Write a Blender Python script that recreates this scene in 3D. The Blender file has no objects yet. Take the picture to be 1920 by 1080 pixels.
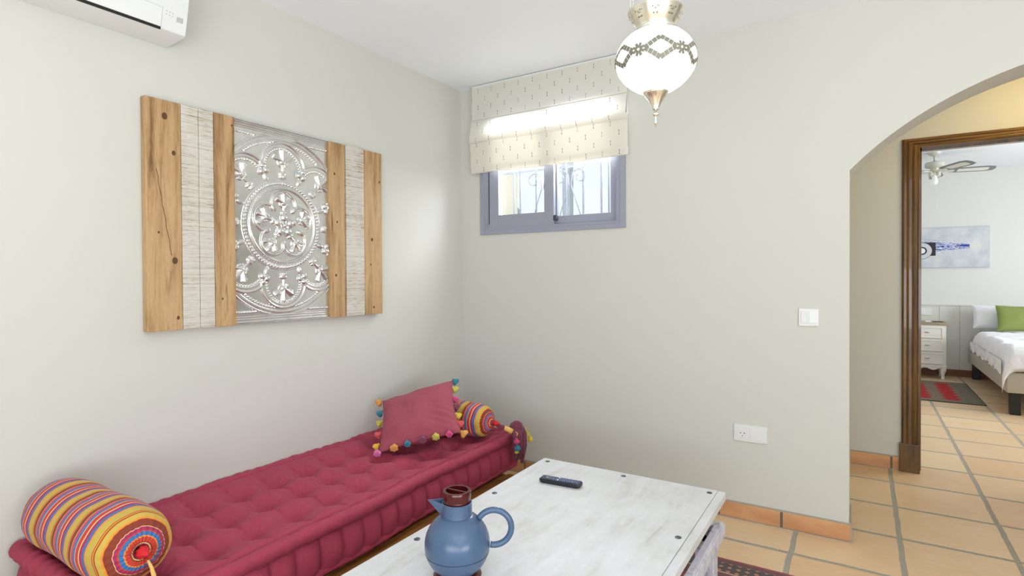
import bpy, bmesh, math, random
from mathutils import Vector, Matrix, noise
random.seed(7)
PI = math.pi
sc = bpy.context.scene
COL = sc.collection

# ------------------------------------------------------------------ camera
F, YAW, PITCH, ROLL, CY, CAMH = 1048.28, math.radians(32.0276), math.radians(.67293), math.radians(.31857), 530.22, 1.29
cam_d = bpy.data.cameras.new('camera')
cam = bpy.data.objects.new('camera', cam_d)
COL.objects.link(cam)
_f = Vector((-math.sin(YAW), math.cos(YAW), 0)); _r = Vector((math.cos(YAW), math.sin(YAW), 0)); _d = Vector((0, 0, -1))
f2 = _f * math.cos(PITCH) + _d * math.sin(PITCH); d2 = _d * math.cos(PITCH) - _f * math.sin(PITCH)
r2 = _r * math.cos(ROLL) + d2 * math.sin(ROLL); d3 = d2 * math.cos(ROLL) - _r * math.sin(ROLL)
M = Matrix(((r2.x, -d3.x, -f2.x, 0), (r2.y, -d3.y, -f2.y, 0), (r2.z, -d3.z, -f2.z, CAMH), (0, 0, 0, 1)))
cam.matrix_world = M
cam_d.sensor_width = 36; cam_d.lens = F / 1920 * 36
cam_d.shift_y = (CY - 540) / 1920
cam_d.clip_start = .02
sc.camera = cam

# ------------------------------------------------------------------ world and exposure
sc.view_settings.view_transform = 'Standard'
sc.view_settings.look = 'None'
sc.view_settings.exposure = 0.0
sc.view_settings.gamma = 1.0
sc.view_settings.use_curve_mapping = False
w = bpy.data.worlds.new('sky'); sc.world = w; w.use_nodes = True
bg = w.node_tree.nodes['Background']
bg.inputs[0].default_value = (.84, .93, 1.0, 1); bg.inputs[1].default_value = 1.15

def area(name, loc, rot, sx, sy, power, color):
    l = bpy.data.lights.new(name, 'AREA'); l.shape = 'RECTANGLE'; l.size = sx; l.size_y = sy
    l.energy = power; l.color = color
    o = bpy.data.objects.new(name, l); COL.objects.link(o); o.location = loc; o.rotation_euler = rot
    return o
# daylight entering through the high window and the bedroom window, plus two added fills
area('fill_right', (2.50, -.5, .95), (0, math.radians(150), 0), 1.7, 1.9, 104, (.90, .955, 1))  # added fill in an assumed opening, tilted up to brighten the ceiling
area('daylight_window', (-1.69, 3.55, 2.35), (math.radians(-82), 0, 0), 1.0, .75, 80, (.92, .965, 1))
area('daylight_bedroom', (3.45, 6.6, 1.5), (0, math.radians(90), 0), 1.2, 1.4, 76, (.93, .97, 1))
area('fill_rear', (.3, -1.5, .95), (math.radians(150), 0, 0), 2.4, 1.7, 82, (.90, .955, 1))  # added fill behind the camera, aimed upward to lift ceiling brightness

# ------------------------------------------------------------------ helpers
def lin(c):
    return tuple(((v / 255) / 12.92 if v / 255 <= .04045 else ((v / 255 + .055) / 1.055) ** 2.4) for v in c)

class NT:
    def __init__(s, name, rough=.6, color=None, **kw):
        s.m = bpy.data.materials.new(name); s.m.use_nodes = True
        s.t = s.m.node_tree; s.b = s.t.nodes['Principled BSDF']
        s.b.inputs['Roughness'].default_value = rough
        if color is not None: s.b.inputs['Base Color'].default_value = (*lin(color), 1)
        for k, v in kw.items(): s.b.inputs[k.replace('_', ' ')].default_value = v
    def n(s, typ, ins=None, **at):
        x = s.t.nodes.new(typ)
        for k, v in at.items(): setattr(x, k, v)
        for k, v in (ins or {}).items():
            if hasattr(v, 'is_output') or isinstance(v, bpy.types.NodeSocket): s.t.links.new(v, x.inputs[k])
            elif isinstance(v, tuple) and len(v) == 3 and x.inputs[k].type == 'RGBA': x.inputs[k].default_value = (*v, 1)
            else: x.inputs[k].default_value = v
        return x
    def math(s, op, a, b=0.0, c=None):
        ins = {0: a, 1: b}
        if c is not None: ins[2] = c
        return s.n('ShaderNodeMath', ins, operation=op).outputs[0]
    def obj(s): return s.n('ShaderNodeTexCoord').outputs['Object']
    def pos(s): return s.n('ShaderNodeNewGeometry').outputs['Position']
    def uv(s): return s.n('ShaderNodeTexCoord').outputs['UV']
    def sep(s, v): return s.n('ShaderNodeSeparateXYZ', {0: v}).outputs
    def comb(s, x, y, z): return s.n('ShaderNodeCombineXYZ', {0: x, 1: y, 2: z}).outputs[0]
    def vscale(s, v, sc_): return s.n('ShaderNodeVectorMath', {0: v, 1: sc_}, operation='MULTIPLY').outputs[0]
    def noise(s, v, scale, detail=3, rough=.5, dist=0):
        return s.n('ShaderNodeTexNoise', {'Vector': v, 'Scale': scale, 'Detail': detail, 'Roughness': rough, 'Distortion': dist}).outputs['Fac']
    def ramp(s, fac, stops, interp='LINEAR'):
        r = s.n('ShaderNodeValToRGB', {0: fac}); cr = r.color_ramp; cr.interpolation = interp
        while len(cr.elements) < len(stops): cr.elements.new(1)
        for e, (p, c) in zip(cr.elements, stops): e.position = p
        for e, (p, c) in zip(cr.elements, stops): e.color = (*c, 1) if len(c) == 3 else c
        return r.outputs[0]
    def mix(s, fac, a, b, blend='MIX'):
        x = s.n('ShaderNodeMix', data_type='RGBA', blend_type=blend)
        for i, v in ((0, fac), (6, a), (7, b)):
            if isinstance(v, bpy.types.NodeSocket): s.t.links.new(v, x.inputs[i])
            elif isinstance(v, tuple): x.inputs[i].default_value = (*v, 1)
            else: x.inputs[i].default_value = v
        return x.outputs[2]
    def out(s, color=None, bump=None, strength=.3, dist=.01, rough=None):
        if color is not None: s.t.links.new(color, s.b.inputs['Base Color'])
        if rough is not None: s.t.links.new(rough, s.b.inputs['Roughness'])
        if bump is not None:
            b = s.n('ShaderNodeBump', {'Strength': strength, 'Distance': dist, 'Height': bump})
            s.t.links.new(b.outputs[0], s.b.inputs['Normal'])
        return s.m

class MB:
    """collects shapes for ONE mesh"""
    def __init__(s): s.v = []; s.f = []; s.uv = {}; s.mi = []; s.cur = 0
    def add(s, vs, fs, uvs=None):
        o = len(s.v); s.v += [tuple(p) for p in vs]
        for i, f in enumerate(fs):
            if uvs: s.uv[len(s.f)] = uvs[i]
            s.f.append(tuple(o + k for k in f)); s.mi.append(s.cur)
    def box(s, x0, x1, y0, y1, z0, z1, mat=None, bev=0):
        if bev > 0:
            b = bev; bm = bmesh.new(); bmesh.ops.create_cube(bm, size=1)
            for v in bm.verts: v.co = Vector(((x0 + x1) / 2 + v.co.x * (x1 - x0), (y0 + y1) / 2 + v.co.y * (y1 - y0), (z0 + z1) / 2 + v.co.z * (z1 - z0)))
            bmesh.ops.bevel(bm, geom=list(bm.edges), offset=b, segments=2, affect='EDGES', profile=.6)
            bm.verts.ensure_lookup_table()
            vs = [v.co.copy() for v in bm.verts]; fs = [[v.index for v in f.verts] for f in bm.faces]; bm.free()
        else:
            vs = [Vector((x, y, z)) for x in (x0, x1) for y in (y0, y1) for z in (z0, z1)]
            fs = [(0, 1, 3, 2), (4, 6, 7, 5), (0, 4, 5, 1), (2, 3, 7, 6), (0, 2, 6, 4), (1, 5, 7, 3)]
        if mat is not None: vs = [mat @ v for v in vs]
        s.add(vs, fs)
    def lathe(s, prof, n=32, center=(0, 0, 0), mat=None, cap=True, rfun=None):
        vs = []; fs = []; uvs = []
        L = [0]
        for a, b in zip(prof, prof[1:]): L.append(L[-1] + math.hypot(b[0] - a[0], b[1] - a[1]))
        for (r, z) in prof:
            for k in range(n):
                a = 2 * PI * k / n; rr = rfun(r, z, a) if rfun else r
                vs.append(Vector((center[0] + rr * math.cos(a), center[1] + rr * math.sin(a), center[2] + z)))
        for i in range(len(prof) - 1):
            for k in range(n):
                k2 = (k + 1) % n
                fs.append((i * n + k, i * n + k2, (i + 1) * n + k2, (i + 1) * n + k))
                uvs.append([(k / n, L[i]), ((k + 1) / n, L[i]), ((k + 1) / n, L[i + 1]), (k / n, L[i + 1])])
        if cap:
            fs.append(tuple(range(n - 1, -1, -1))); uvs.append([(.5, L[0])] * n)
            fs.append(tuple((len(prof) - 1) * n + k for k in range(n))); uvs.append([(.5, L[-1])] * n)
        if mat is not None: vs = [mat @ v for v in vs]
        s.add(vs, fs, uvs)
    def tube(s, pts, r, n=10, closed=False, cap=True):
        pts = [Vector(p) for p in pts]; N = len(pts); vs = []; fs = []
        up = Vector((0, 0, 1)); prev = None
        for i, p in enumerate(pts):
            if closed: t = pts[(i + 1) % N] - pts[i - 1]
            else: t = pts[min(i + 1, N - 1)] - pts[max(i - 1, 0)]
            t.normalize()
            if prev is None:
                a = up if abs(t.dot(up)) < .9 else Vector((1, 0, 0))
                u = t.cross(a).normalized()
            else: u = (prev - t * prev.dot(t)).normalized()
            prev = u; v = t.cross(u)
            rr = r[i] if isinstance(r, (list, tuple)) else r
            for k in range(n):
                a = 2 * PI * k / n; vs.append(p + u * rr * math.cos(a) + v * rr * math.sin(a))
        for i in range(N if closed else N - 1):
            j = (i + 1) % N
            for k in range(n):
                k2 = (k + 1) % n; fs.append((i * n + k, i * n + k2, j * n + k2, j * n + k))
        if not closed and cap:
            fs.append(tuple(range(n - 1, -1, -1))); fs.append(tuple((N - 1) * n + k for k in range(n)))
        s.add(vs, fs)
    def grid(s, nu, nv, fn, closed_u=False, uvfn=None, flip=False):
        vs = [fn(i / (nu if closed_u else nu - 1), j / (nv - 1)) for j in range(nv) for i in range(nu)]
        fs = []; uvs = []
        for j in range(nv - 1):
            for i in range(nu if closed_u else nu - 1):
                i2 = (i + 1) % nu
                q = (j * nu + i, j * nu + i2, (j + 1) * nu + i2, (j + 1) * nu + i)
                fs.append(q[::-1] if flip else q)
                if uvfn:
                    u0, u1 = i / (nu if closed_u else nu - 1), (i + 1) / (nu if closed_u else nu - 1)
                    v0, v1 = j / (nv - 1), (j + 1) / (nv - 1)
                    q4 = [uvfn(u0, v0), uvfn(u1, v0), uvfn(u1, v1), uvfn(u0, v1)]
                    uvs.append(q4[::-1] if flip else q4)
        s.add(vs, fs, uvs if uvfn else None)
    def prism(s, poly, z0, z1, mat=None):
        n = len(poly); vs = [Vector((x, y, z0)) for x, y in poly] + [Vector((x, y, z1)) for x, y in poly]
        fs = [tuple(range(n - 1, -1, -1)), tuple(range(n, 2 * n))] + [(i, (i + 1) % n, n + (i + 1) % n, n + i) for i in range(n)]
        if mat is not None: vs = [mat @ v for v in vs]
        s.add(vs, fs)
    def build(s, name, mat, parent=None, smooth=False, angle=None, loc=None):
        me = bpy.data.meshes.new(name)
        vs = s.v
        if loc is not None: vs = [(p[0] - loc[0], p[1] - loc[1], p[2] - loc[2]) for p in vs]
        me.from_pydata(vs, [], s.f)
        if s.uv:
            ul = me.uv_layers.new(name='UVMap')
            for p in me.polygons:
                q = s.uv.get(p.index)
                if q:
                    for li, c in zip(p.loop_indices, q): ul.data[li].uv = c
        for mm in (mat if isinstance(mat, list) else [mat]): me.materials.append(mm)
        for p, m in zip(me.polygons, s.mi): p.material_index = m
        bm = bmesh.new(); bm.from_mesh(me); bmesh.ops.recalc_face_normals(bm, faces=bm.faces); bm.to_mesh(me); bm.free()
        if smooth:
            for p in me.polygons: p.use_smooth = True
            if angle:
                me.set_sharp_from_angle(angle=math.radians(angle))
        o = bpy.data.objects.new(name, me); COL.objects.link(o)
        if loc is not None: o.location = loc
        if parent: 
            o.parent = parent
        return o

def thing(name, label, cat, loc=(0, 0, 0), rotz=0, group=None):
    o = bpy.data.objects.new(name, None); COL.objects.link(o); o.location = loc; o.rotation_euler = (0, 0, rotz)
    o.empty_display_size = .1
    o['label'] = label; o['category'] = cat
    if group: o['group'] = group
    return o
def tag(o, label, cat, group=None):
    o['label'] = label; o['category'] = cat
    if group: o['group'] = group
    return o
def struct(o): o['kind'] = 'structure'; return o
def part_label(o, t): o['label'] = t; return o

# ------------------------------------------------------------------ materials
def m_paint(name, c, bump=.06):
    t = NT(name, .85, c); p = t.pos()
    n1 = t.noise(p, 2.2, 3); n2 = t.noise(p, 60, 3)
    h = t.math('ADD', t.math('MULTIPLY', n1, 1.0), t.math('MULTIPLY', n2, .035))
    return t.out(bump=h, strength=bump * 3, dist=.02)
PAINT = m_paint('wall_paint', (208, 207, 199))
PAINT_L = PAINT
CEIL = m_paint('ceiling_paint', (242, 246, 250))
PAINT_BED = m_paint('bedroom_paint', (222, 223, 219))

def m_tiles():
    t = NT('terracotta_tiles', .3); p = t.pos(); x, y, z = t.sep(p)[0:3]
    PT = .4365
    wob = t.math('MULTIPLY', t.math('SUBTRACT', t.noise(p, 7, 2), .5), .012)
    ux = t.math('DIVIDE', t.math('ADD', t.math('SUBTRACT', x, .158), wob), PT)
    uy = t.math('DIVIDE', t.math('ADD', t.math('SUBTRACT', y, 2.864), wob), PT)
    fx = t.math('PINGPONG', ux, .5); fy = t.math('PINGPONG', uy, .5)
    d = t.math('MINIMUM', fx, fy)
    g = t.n('ShaderNodeMapRange', {0: d, 1: .021, 2: .03}, interpolation_type='SMOOTHSTEP').outputs[0]
    cell = t.n('ShaderNodeTexWhiteNoise', {0: t.comb(t.math('FLOOR', ux), t.math('FLOOR', uy), 0.0)}).outputs[0]
    n1 = t.noise(p, 3.0, 4); n2 = t.noise(t.vscale(p, (1, 6, 1)), 9, 5, .6)
    c1 = t.ramp(cell, [(0, lin((220, 182, 138))), (.35, lin((229, 200, 160))), (.7, lin((222, 193, 154))), (1, lin((232, 204, 164)))])
    c2 = t.mix(t.ramp(n1, [(.35, (0, 0, 0)), (.7, (1, 1, 1))]), c1, lin((214, 172, 128)))
    c2 = t.mix(.45, c1, c2)
    c3 = t.mix(t.ramp(n2, [(.4, (0, 0, 0)), (.75, (.35, .35, .35))]), c2, lin((238, 218, 186)))
    gc = t.mix(t.noise(p, 70, 3), lin((140, 134, 122)), lin((186, 180, 168)))
    col = t.mix(g, gc, c3)
    r = t.math('ADD', t.math('MULTIPLY', g, -.42), .85)
    h = t.math('ADD', t.math('MULTIPLY', g, 1.0), t.math('MULTIPLY', t.noise(p, 5, 3), .6))
    return t.out(col, h, .5, .006, r)
TILE = m_tiles()
def m_terra(name, a, b, rough=.45):
    t = NT(name, rough); p = t.pos()
    n = t.noise(p, 9, 5, .6); n2 = t.noise(t.vscale(p, (1, 1, 3)), 3, 2)
    c = t.mix(n, lin(a), lin(b)); c = t.mix(t.ramp(n2, [(.4, (0, 0, 0)), (.65, (.5, .5, .5))]), c, lin((168, 108, 70)))
    return t.out(c, n, .2, .004)
TERRA = m_terra('terracotta_skirting', (206, 150, 104), (222, 172, 126))
GROUT = NT('grout', .9, (170, 163, 150)).m
GROUTD = NT('dark_grout', .9, (112, 104, 92)).m

def m_wood(name, cols, axis='Z', scale=1.0, rough=.5, bump=.25, coat=0):
    t = NT(name, rough); p = t.obj()
    st = {'X': (1.2, 14, 14), 'Y': (14, 1.2, 14), 'Z': (14, 14, 1.2)}[axis]
    v = t.vscale(p, tuple(k * scale for k in st))
    n = t.noise(v, 2.2, 6, .62, .6); n2 = t.noise(t.vscale(v, (3, 3, 3)), 6, 3, .7); n3 = t.noise(p, 1.7 * scale, 2)
    f = t.math('ADD', t.math('MULTIPLY', n, .75), t.math('MULTIPLY', n2, .25))
    f = t.math('ADD', f, t.math('MULTIPLY', t.math('SUBTRACT', n3, .5), .25))
    k = len(cols); c = t.ramp(f, [(.3 + .4 * i / (k - 1), lin(cc)) for i, cc in enumerate(cols)])
    if coat: t.b.inputs['Coat Weight'].default_value = coat
    return t.out(c, n2, bump, .002)
PINE = m_wood('weathered_pine', [(98, 68, 38), (152, 116, 76), (182, 146, 102), (196, 162, 118), (150, 112, 72)], 'Z', .8, .6)
DOORWOOD = m_wood('varnished_door_wood', [(50, 32, 10), (98, 66, 20), (132, 92, 32)], 'Z', 1.2, .3, .15, .4)
BEDWOOD = m_wood('honey_carved_wood', [(84, 48, 18), (140, 90, 40), (164, 112, 54)], 'Y', 1.5, .45, .3)

def m_whitewash():
    t = NT('whitewashed_rough_board', .75); p = t.obj()
    n = t.noise(t.vscale(p, (1, 6, 60)), 5, 5, .7); n2 = t.noise(t.vscale(p, (1, 2, 1)), 4, 3)
    saw = t.noise(t.vscale(p, (1, 1, 110)), 1.5, 2, .5)
    f = t.math('ADD', t.math('MULTIPLY', n, .6), t.math('MULTIPLY', saw, .4)); f = t.math('ADD', f, t.math('MULTIPLY', t.math('SUBTRACT', n2, .5), .3))
    c = t.ramp(f, [(.33, lin((138, 114, 86))), (.41, lin((182, 170, 150))), (.5, lin((203, 197, 186))), (.75, lin((220, 216, 208)))])
    return t.out(c, f, .5, .003)
WWASH = m_whitewash()
def m_tabletop():
    t = NT('limewashed_table_wood', .5); p = t.obj()
    n = t.noise(t.vscale(p, (7, 1.3, 5)), 2.5, 6, .65, .8); n2 = t.noise(t.vscale(p, (1, 1, 1)), 6, 6, .7); n3 = t.noise(t.vscale(p, (9, 2, 9)), 14, 3, .6)
    f = t.math('ADD', t.math('MULTIPLY', n, .55), t.math('MULTIPLY', n2, .45))
    c = t.ramp(f, [(.3, lin((178, 170, 158))), (.39, lin((200, 198, 196))), (.48, lin((211, 211, 213))), (.62, lin((219, 220, 223)))])
    sp = t.ramp(n3, [(.70, (0, 0, 0)), (.76, (1, 1, 1))])
    c = t.mix(t.math('MULTIPLY', sp, .35), c, lin((168, 160, 150)))
    return t.out(c, t.math('ADD', n, t.math('MULTIPLY', n3, .4)), .35, .003)
TTOP = m_tabletop()
def m_distress():
    t = NT('distressed_white_paint', .6); p = t.obj()
    n = t.noise(p, 30, 6, .7, .5); n2 = t.noise(t.vscale(p, (4, 1, 4)), 9, 4)
    f = t.math('ADD', t.math('MULTIPLY', n, .6), t.math('MULTIPLY', n2, .4))
    c = t.ramp(f, [(.34, lin((120, 112, 116))), (.43, lin((196, 194, 206))), (.6, lin((222, 221, 230)))])
    return t.out(c, f, .6, .004)
DIST = m_distress()

def m_fabric(name, a, b, rough=.85, sheen=.5, scale=600, tint=(1, .8, .9), wr=6, wrs=.25):
    t = NT(name, rough); p = t.obj()
    n = t.noise(p, 5, 4, .6); wv = t.noise(p, scale, 2, .5); w2 = t.noise(p, wr, 5, .6, 1.2)
    c = t.mix(n, lin(a), lin(b)); c = t.mix(t.math('MULTIPLY', wv, .035), c, (1, 1, 1))
    t.b.inputs['Sheen Weight'].default_value = sheen; t.b.inputs['Sheen Tint'].default_value = (*tint, 1); t.b.inputs['Sheen Roughness'].default_value = .4
    h = t.math('ADD', t.math('MULTIPLY', w2, 1.0), t.math('MULTIPLY', wv, .05))
    return t.out(c, h, wrs, .03)
BURG = m_fabric('burgundy_velvet', (150, 31, 60), (164, 40, 72), .8, .08, 500, (1, .45, .68), 9, .3)
BURG2 = m_fabric('dusty_burgundy_cotton', (150, 58, 74), (162, 68, 84), .9, .08, 500, (1, .6, .75), 6, .5)
LINEN = m_fabric('white_bed_linen', (236, 236, 240), (242, 242, 245), .9, .2, 500, (1, 1, 1), 5, .5)
GREEN = m_fabric('green_cotton', (128, 140, 66), (138, 150, 76), .9, .2, 900, (1, 1, .8), 5, .2)
TAUPE = m_fabric('taupe_faux_leather', (182, 174, 158), (188, 180, 165), .55, .1, 900, (1, 1, 1), 5, .05)

def plain(name, c, rough=.5, metal=0, **kw):
    t = NT(name, rough, c, **kw); t.b.inputs['Metallic'].default_value = metal
    n = t.noise(t.obj(), 14, 3)
    return t.out(t.mix(t.math('MULTIPLY', n, .12), lin(c), tuple(min(1, v * 1.12) for v in lin(c))))
WPLAST = plain('white_plastic', (226, 227, 226), .35)
WPLAST2 = plain('white_plastic_panel', (228, 229, 228), .3)
DARKGAP = plain('dark_gap', (18, 18, 18), .6)
GREYMARK = plain('grey_print', (186, 186, 184), .6)
BLACKP = plain('black_plastic', (30, 32, 38), .4)
BLACKM = plain('black_wood', (22, 20, 20), .45)
ALU = plain('grey_blue_window_frame', (150, 153, 168), .45)
ALUD = plain('dark_slot', (62, 60, 72), .6)
IRON = plain('white_painted_iron', (122, 128, 140), .6)
IRON2 = plain('grey_painted_iron', (150, 156, 165), .5)
SILVER = plain('polished_silver_metal', (240, 236, 222), .24, .92)
MIRROR = plain('mirror_mosaic', (122, 120, 106), .55, .25)
BOLT = plain('bolt_head_steel', (100, 98, 112), .35, .8)
BRASS = plain('brushed_nickel', (205, 200, 188), .3, .9)
CREAMP = plain('cream_furniture_paint', (233, 231, 224), .5)
PANELW = plain('pale_grey_panelling', (216, 215, 207), .6)
SKIRTB = m_wood('brown_skirting_wood', [(92, 50, 24), (128, 76, 38), (140, 84, 44)], 'X', 1, .4)
DRIFT = m_wood('driftwood_top', [(140, 124, 98), (168, 152, 124), (182, 166, 138)], 'X', 1, .6)
BLADE = plain('grey_fan_blade', (122, 126, 126), .5)
CANE = plain('woven_cane_insert', (222, 222, 214), .7)

# ------------------------------------------------------------------ room shell
XL, YB, YH, YBED, CZ = -2.372, 3.135, 4.462, 8.9, 2.58
XR, YR = 2.6, -1.6
T = .25
ACX, ACZ, AR = .9358, .8669, 1.349    # arch circle
AX0, AX1 = -.05, 1.922
def arch_z(x):
    return ACZ + math.sqrt(max(0, AR * AR - (x - ACX) ** 2))
WX0, WX1, WZ0, WZ1 = -2.195, -1.182, 1.58, 2.40

# floor over all rooms
b = MB(); b.box(XL - .3, 4.2, YR - .3, YB + T, -.1, 0); b.box(-.8, 4.2, YB + T, YBED + .2, -.1, 0)
struct(b.build('floor', TILE))
b = MB(); b.box(XL - .3, XR + .3, YR - .3, YB + T, CZ, CZ + .1)
struct(b.build('ceiling', CEIL))
b = MB(); b.box(-.8, 4.2, YB + T, YBED + .2, CZ, CZ + .1)
struct(b.build('ceiling_hall', CEIL))
b = MB(); b.box(XL - .2, XL, YR - .2, YB + T, 0, CZ)
struct(b.build('wall_left', PAINT_L))

# back wall with window and arch: columns of solid intervals
def wall_cols(mb, y0, y1, cols):
    """cols: list of (xa, xb, [(z0a,z0b,z1a,z1b), ...])"""
    for xa, xb, segs in cols:
        for (z0a, z0b, z1a, z1b) in segs:
            mb.add([(xa, y0, z0a), (xb, y0, z0b), (xb, y0, z1b), (xa, y0, z1a)], [(0, 1, 2, 3)])
            mb.add([(xa, y1, z0a), (xb, y1, z0b), (xb, y1, z1b), (xa, y1, z1a)], [(3, 2, 1, 0)])
b = MB()
cols = [(XL, WX0, [(0, 0, CZ, CZ)]), (WX0, WX1, [(0, 0, WZ0, WZ0), (WZ1, WZ1, CZ, CZ)]), (WX1, AX0, [(0, 0, CZ, CZ)])]
N = 48; xs = [AX0 + (AX1 - AX0) * (.5 - .5 * math.cos(PI * i / N)) for i in range(N + 1)]
for xa, xb in zip(xs, xs[1:]): cols.append((xa, xb, [(arch_z(xa), arch_z(xb), CZ, CZ)]))
cols.append((AX1, XR, [(0, 0, CZ, CZ)]))
wall_cols(b, YB, YB + T, cols)
y0, y1 = YB, YB + T
for xa, xb in zip(xs, xs[1:]):
    b.add([(xa, y0, arch_z(xa)), (xb, y0, arch_z(xb)), (xb, y1, arch_z(xb)), (xa, y1, arch_z(xa))], [(0, 1, 2, 3)])
for x in (AX0, AX1): b.add([(x, y0, 0), (x, y1, 0), (x, y1, arch_z(x)), (x, y0, arch_z(x))], [(0, 1, 2, 3)])
for x in (WX0, WX1): b.add([(x, y0, WZ0), (x, y1, WZ0), (x, y1, WZ1), (x, y0, WZ1)], [(0, 1, 2, 3)])
for z in (WZ0, WZ1): b.add([(WX0, y0, z), (WX1, y0, z), (WX1, y1, z), (WX0, y1, z)], [(0, 1, 2, 3)])
o = b.build('wall_back', PAINT)
for v in o.data.vertices: pass
struct(o)
# unseen right and rear walls, each with an assumed opening for the fill lights
b = MB()
b.box(XR, XR + .2, YR, -1.5, 0, CZ); b.box(XR, XR + .2, .4, YB + T, 0, CZ); b.box(XR, XR + .2, -1.5, .4, 2.3, CZ)
struct(b.build('wall_right', PAINT))
b = MB()
b.box(XL, -.9, YR - .2, YR, 0, CZ); b.box(1.5, XR, YR - .2, YR, 0, CZ); b.box(-.9, 1.5, YR - .2, YR, 2.3, CZ)
struct(b.build('wall_rear', PAINT))

# hall far wall with doorway, bedroom walls
DX0, DX1, DZ = .30, 1.16, 2.125
b = MB(); b.box(-.8, DX0, YH, YH + .14, 0, CZ); b.box(DX1, 4.2, YH, YH + .14, 0, CZ); b.box(DX0, DX1, YH, YH + .14, DZ, CZ)
struct(b.build('wall_hall', PAINT))
b = MB(); b.box(-.8, -.7, YB + T, YH, 0, CZ); struct(b.build('wall_hall_end', PAINT))
b = MB(); b.box(4.1, 4.2, YB + T, YH, 0, CZ); b.box(XR, 4.2, YB + T - .05, YB + T, 0, CZ); struct(b.build('wall_hall_side', PAINT))
b = MB(); b.box(-.8, 4.2, YBED, YBED + .15, 0, CZ); struct(b.build('wall_bedroom', PAINT_BED))
b = MB(); b.box(-.7, -.6, YH + .14, YBED, 0, CZ); struct(b.build('wall_bedroom_left', PAINT_BED))
b = MB(); b.box(3.6, 3.7, YH + .14, 5.9, 0, CZ); b.box(3.6, 3.7, 7.3, YBED, 0, CZ); b.box(3.6, 3.7, 5.9, 7.3, 0, .9); b.box(3.6, 3.7, 5.9, 7.3, 2.1, CZ)
struct(b.build('wall_bedroom_right', PAINT_BED))

# baseboards: rows of terracotta tiles with a mortar bed behind
def bb_tiles(name, segs, y, z1=.083, th=.013, axis='x'):
    b = MB()
    for (a, c) in segs:
        b.cur = 0; b.box(a + .006, c - .006, y - th, y - .001, .004, z1, bev=.003)
    lo, hi = segs[0][0], segs[-1][1]
    b.cur = 1; b.box(lo, hi, y - .006, y - .0005, 0, z1 + .006)
    b.cur = 2
    for (a, c) in segs[1:]: b.box(a - .006, a + .006, y - .0095, y - .003, 0, z1 - .003)
    b.cur = 1; b.box(lo, hi, y - th - .004, y - .004, 0, .004)
    return struct(b.build(name, [TERRA, GROUT, GROUTD]))
bb_tiles('baseboard_back', [(XL, -2.245), (-2.245, -1.865), (-1.865, -1.46), (-1.46, -1.055), (-1.055, -.651), (-.651, -.345), (-.345, -.038)], YB)
b = MB(); b.cur = 0; b.box(AX0, AX0 + .006, YB - .005, YB + T, .0, .095)
b.box(AX0 - .002, AX0 + .012, YB - .012, YB + .02, 0, .01)
struct(b.build('trim_1', [GROUT]))
bb_tiles('baseboard_hall', [(-.6, -.235), (-.235, .168), (.168, .228)], YH, .085)
b = MB(); b.box(-.6, 3.6, YBED - .014, YBED, 0, .09, bev=.003); struct(b.build('baseboard_bedroom', SKIRTB))

# ------------------------------------------------------------------ window_1 (sliding aluminium window, flush on the wall)
win = bpy.data.objects.new('window_1', None); COL.objects.link(win); win.location = (-1.69, YB, WZ0); struct(win)
def wbuild(mb, name, mat, parent=win): return mb.build(name, mat, parent, loc=(-1.69, YB, WZ0)) if False else _wb(mb, name, mat, parent)
def _wb(mb, name, mat, parent, base=(-1.69, YB, WZ0), **kw):
    mb.v = [(p[0] - base[0], p[1] - base[1], p[2] - base[2]) for p in mb.v]
    return mb.build(name, mat, parent, **kw)
def ring_frame(b, x0, x1, z0, z1, wl, wr, wb, wt, y0, y1, bev=.0015):
    b.box(x0, x0 + wl, y0, y1, z0, z1, bev=bev); b.box(x1 - wr, x1, y0, y1, z0, z1, bev=bev)
    b.box(x0 + wl, x1 - wr, y0, y1, z0, z0 + wb, bev=bev); b.box(x0 + wl, x1 - wr, y0, y1, z1 - wt, z1, bev=bev)
b = MB()
ring_frame(b, -2.207, -1.171, 1.571, 2.41, .034, .034, .028, .034, YB - .012, YB + .004)     # outer architrave
ring_frame(b, -2.177, -1.20, 1.598, 2.385, .022, .030, .018, .03, YB - .006, YB + .07)
_wb(b, 'window_frame', ALU, win)
b = MB(); b.box(-2.143, -2.137, YB - .002, YB + .001, 1.64, 2.3); _wb(b, 'track_slot', ALUD, win)
b = MB(); ring_frame(b, -2.158, -1.648, 1.612, 2.36, .093, .068, .087, .06, YB + .0, YB + .028)
s1 = _wb(b, 'sash', ALU, win)
b = MB(); ring_frame(b, -1.69, -1.22, 1.612, 2.36, .05, .06, .059, .06, YB + .034, YB + .062)
s2 = _wb(b, 'sash', ALU, win)
b = MB(); b.box(-1.655, -1.632, YB + .0, YB + .03, 1.640, 1.675, bev=.003); _wb(b, 'latch', ALUD, win)
gl = NT('window_glass', .0); nt = gl.t
tr = gl.n('ShaderNodeBsdfTransparent'); gs = gl.n('ShaderNodeBsdfGlossy', {'Roughness': .02}); mx = gl.n('ShaderNodeMixShader', {0: .05, 1: tr.outputs[0], 2: gs.outputs[0]})
nt.links.new(mx.outputs[0], nt.nodes['Material Output'].inputs[0]); GLASS = gl.m
b = MB(); b.box(-2.065, -1.716, YB + .012, YB + .016, 1.699, 2.30); _wb(b, 'pane', GLASS, win)
b = MB(); b.box(-1.64, -1.28, YB + .046, YB + .05, 1.671, 2.30); _wb(b, 'pane', GLASS, win)

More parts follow.
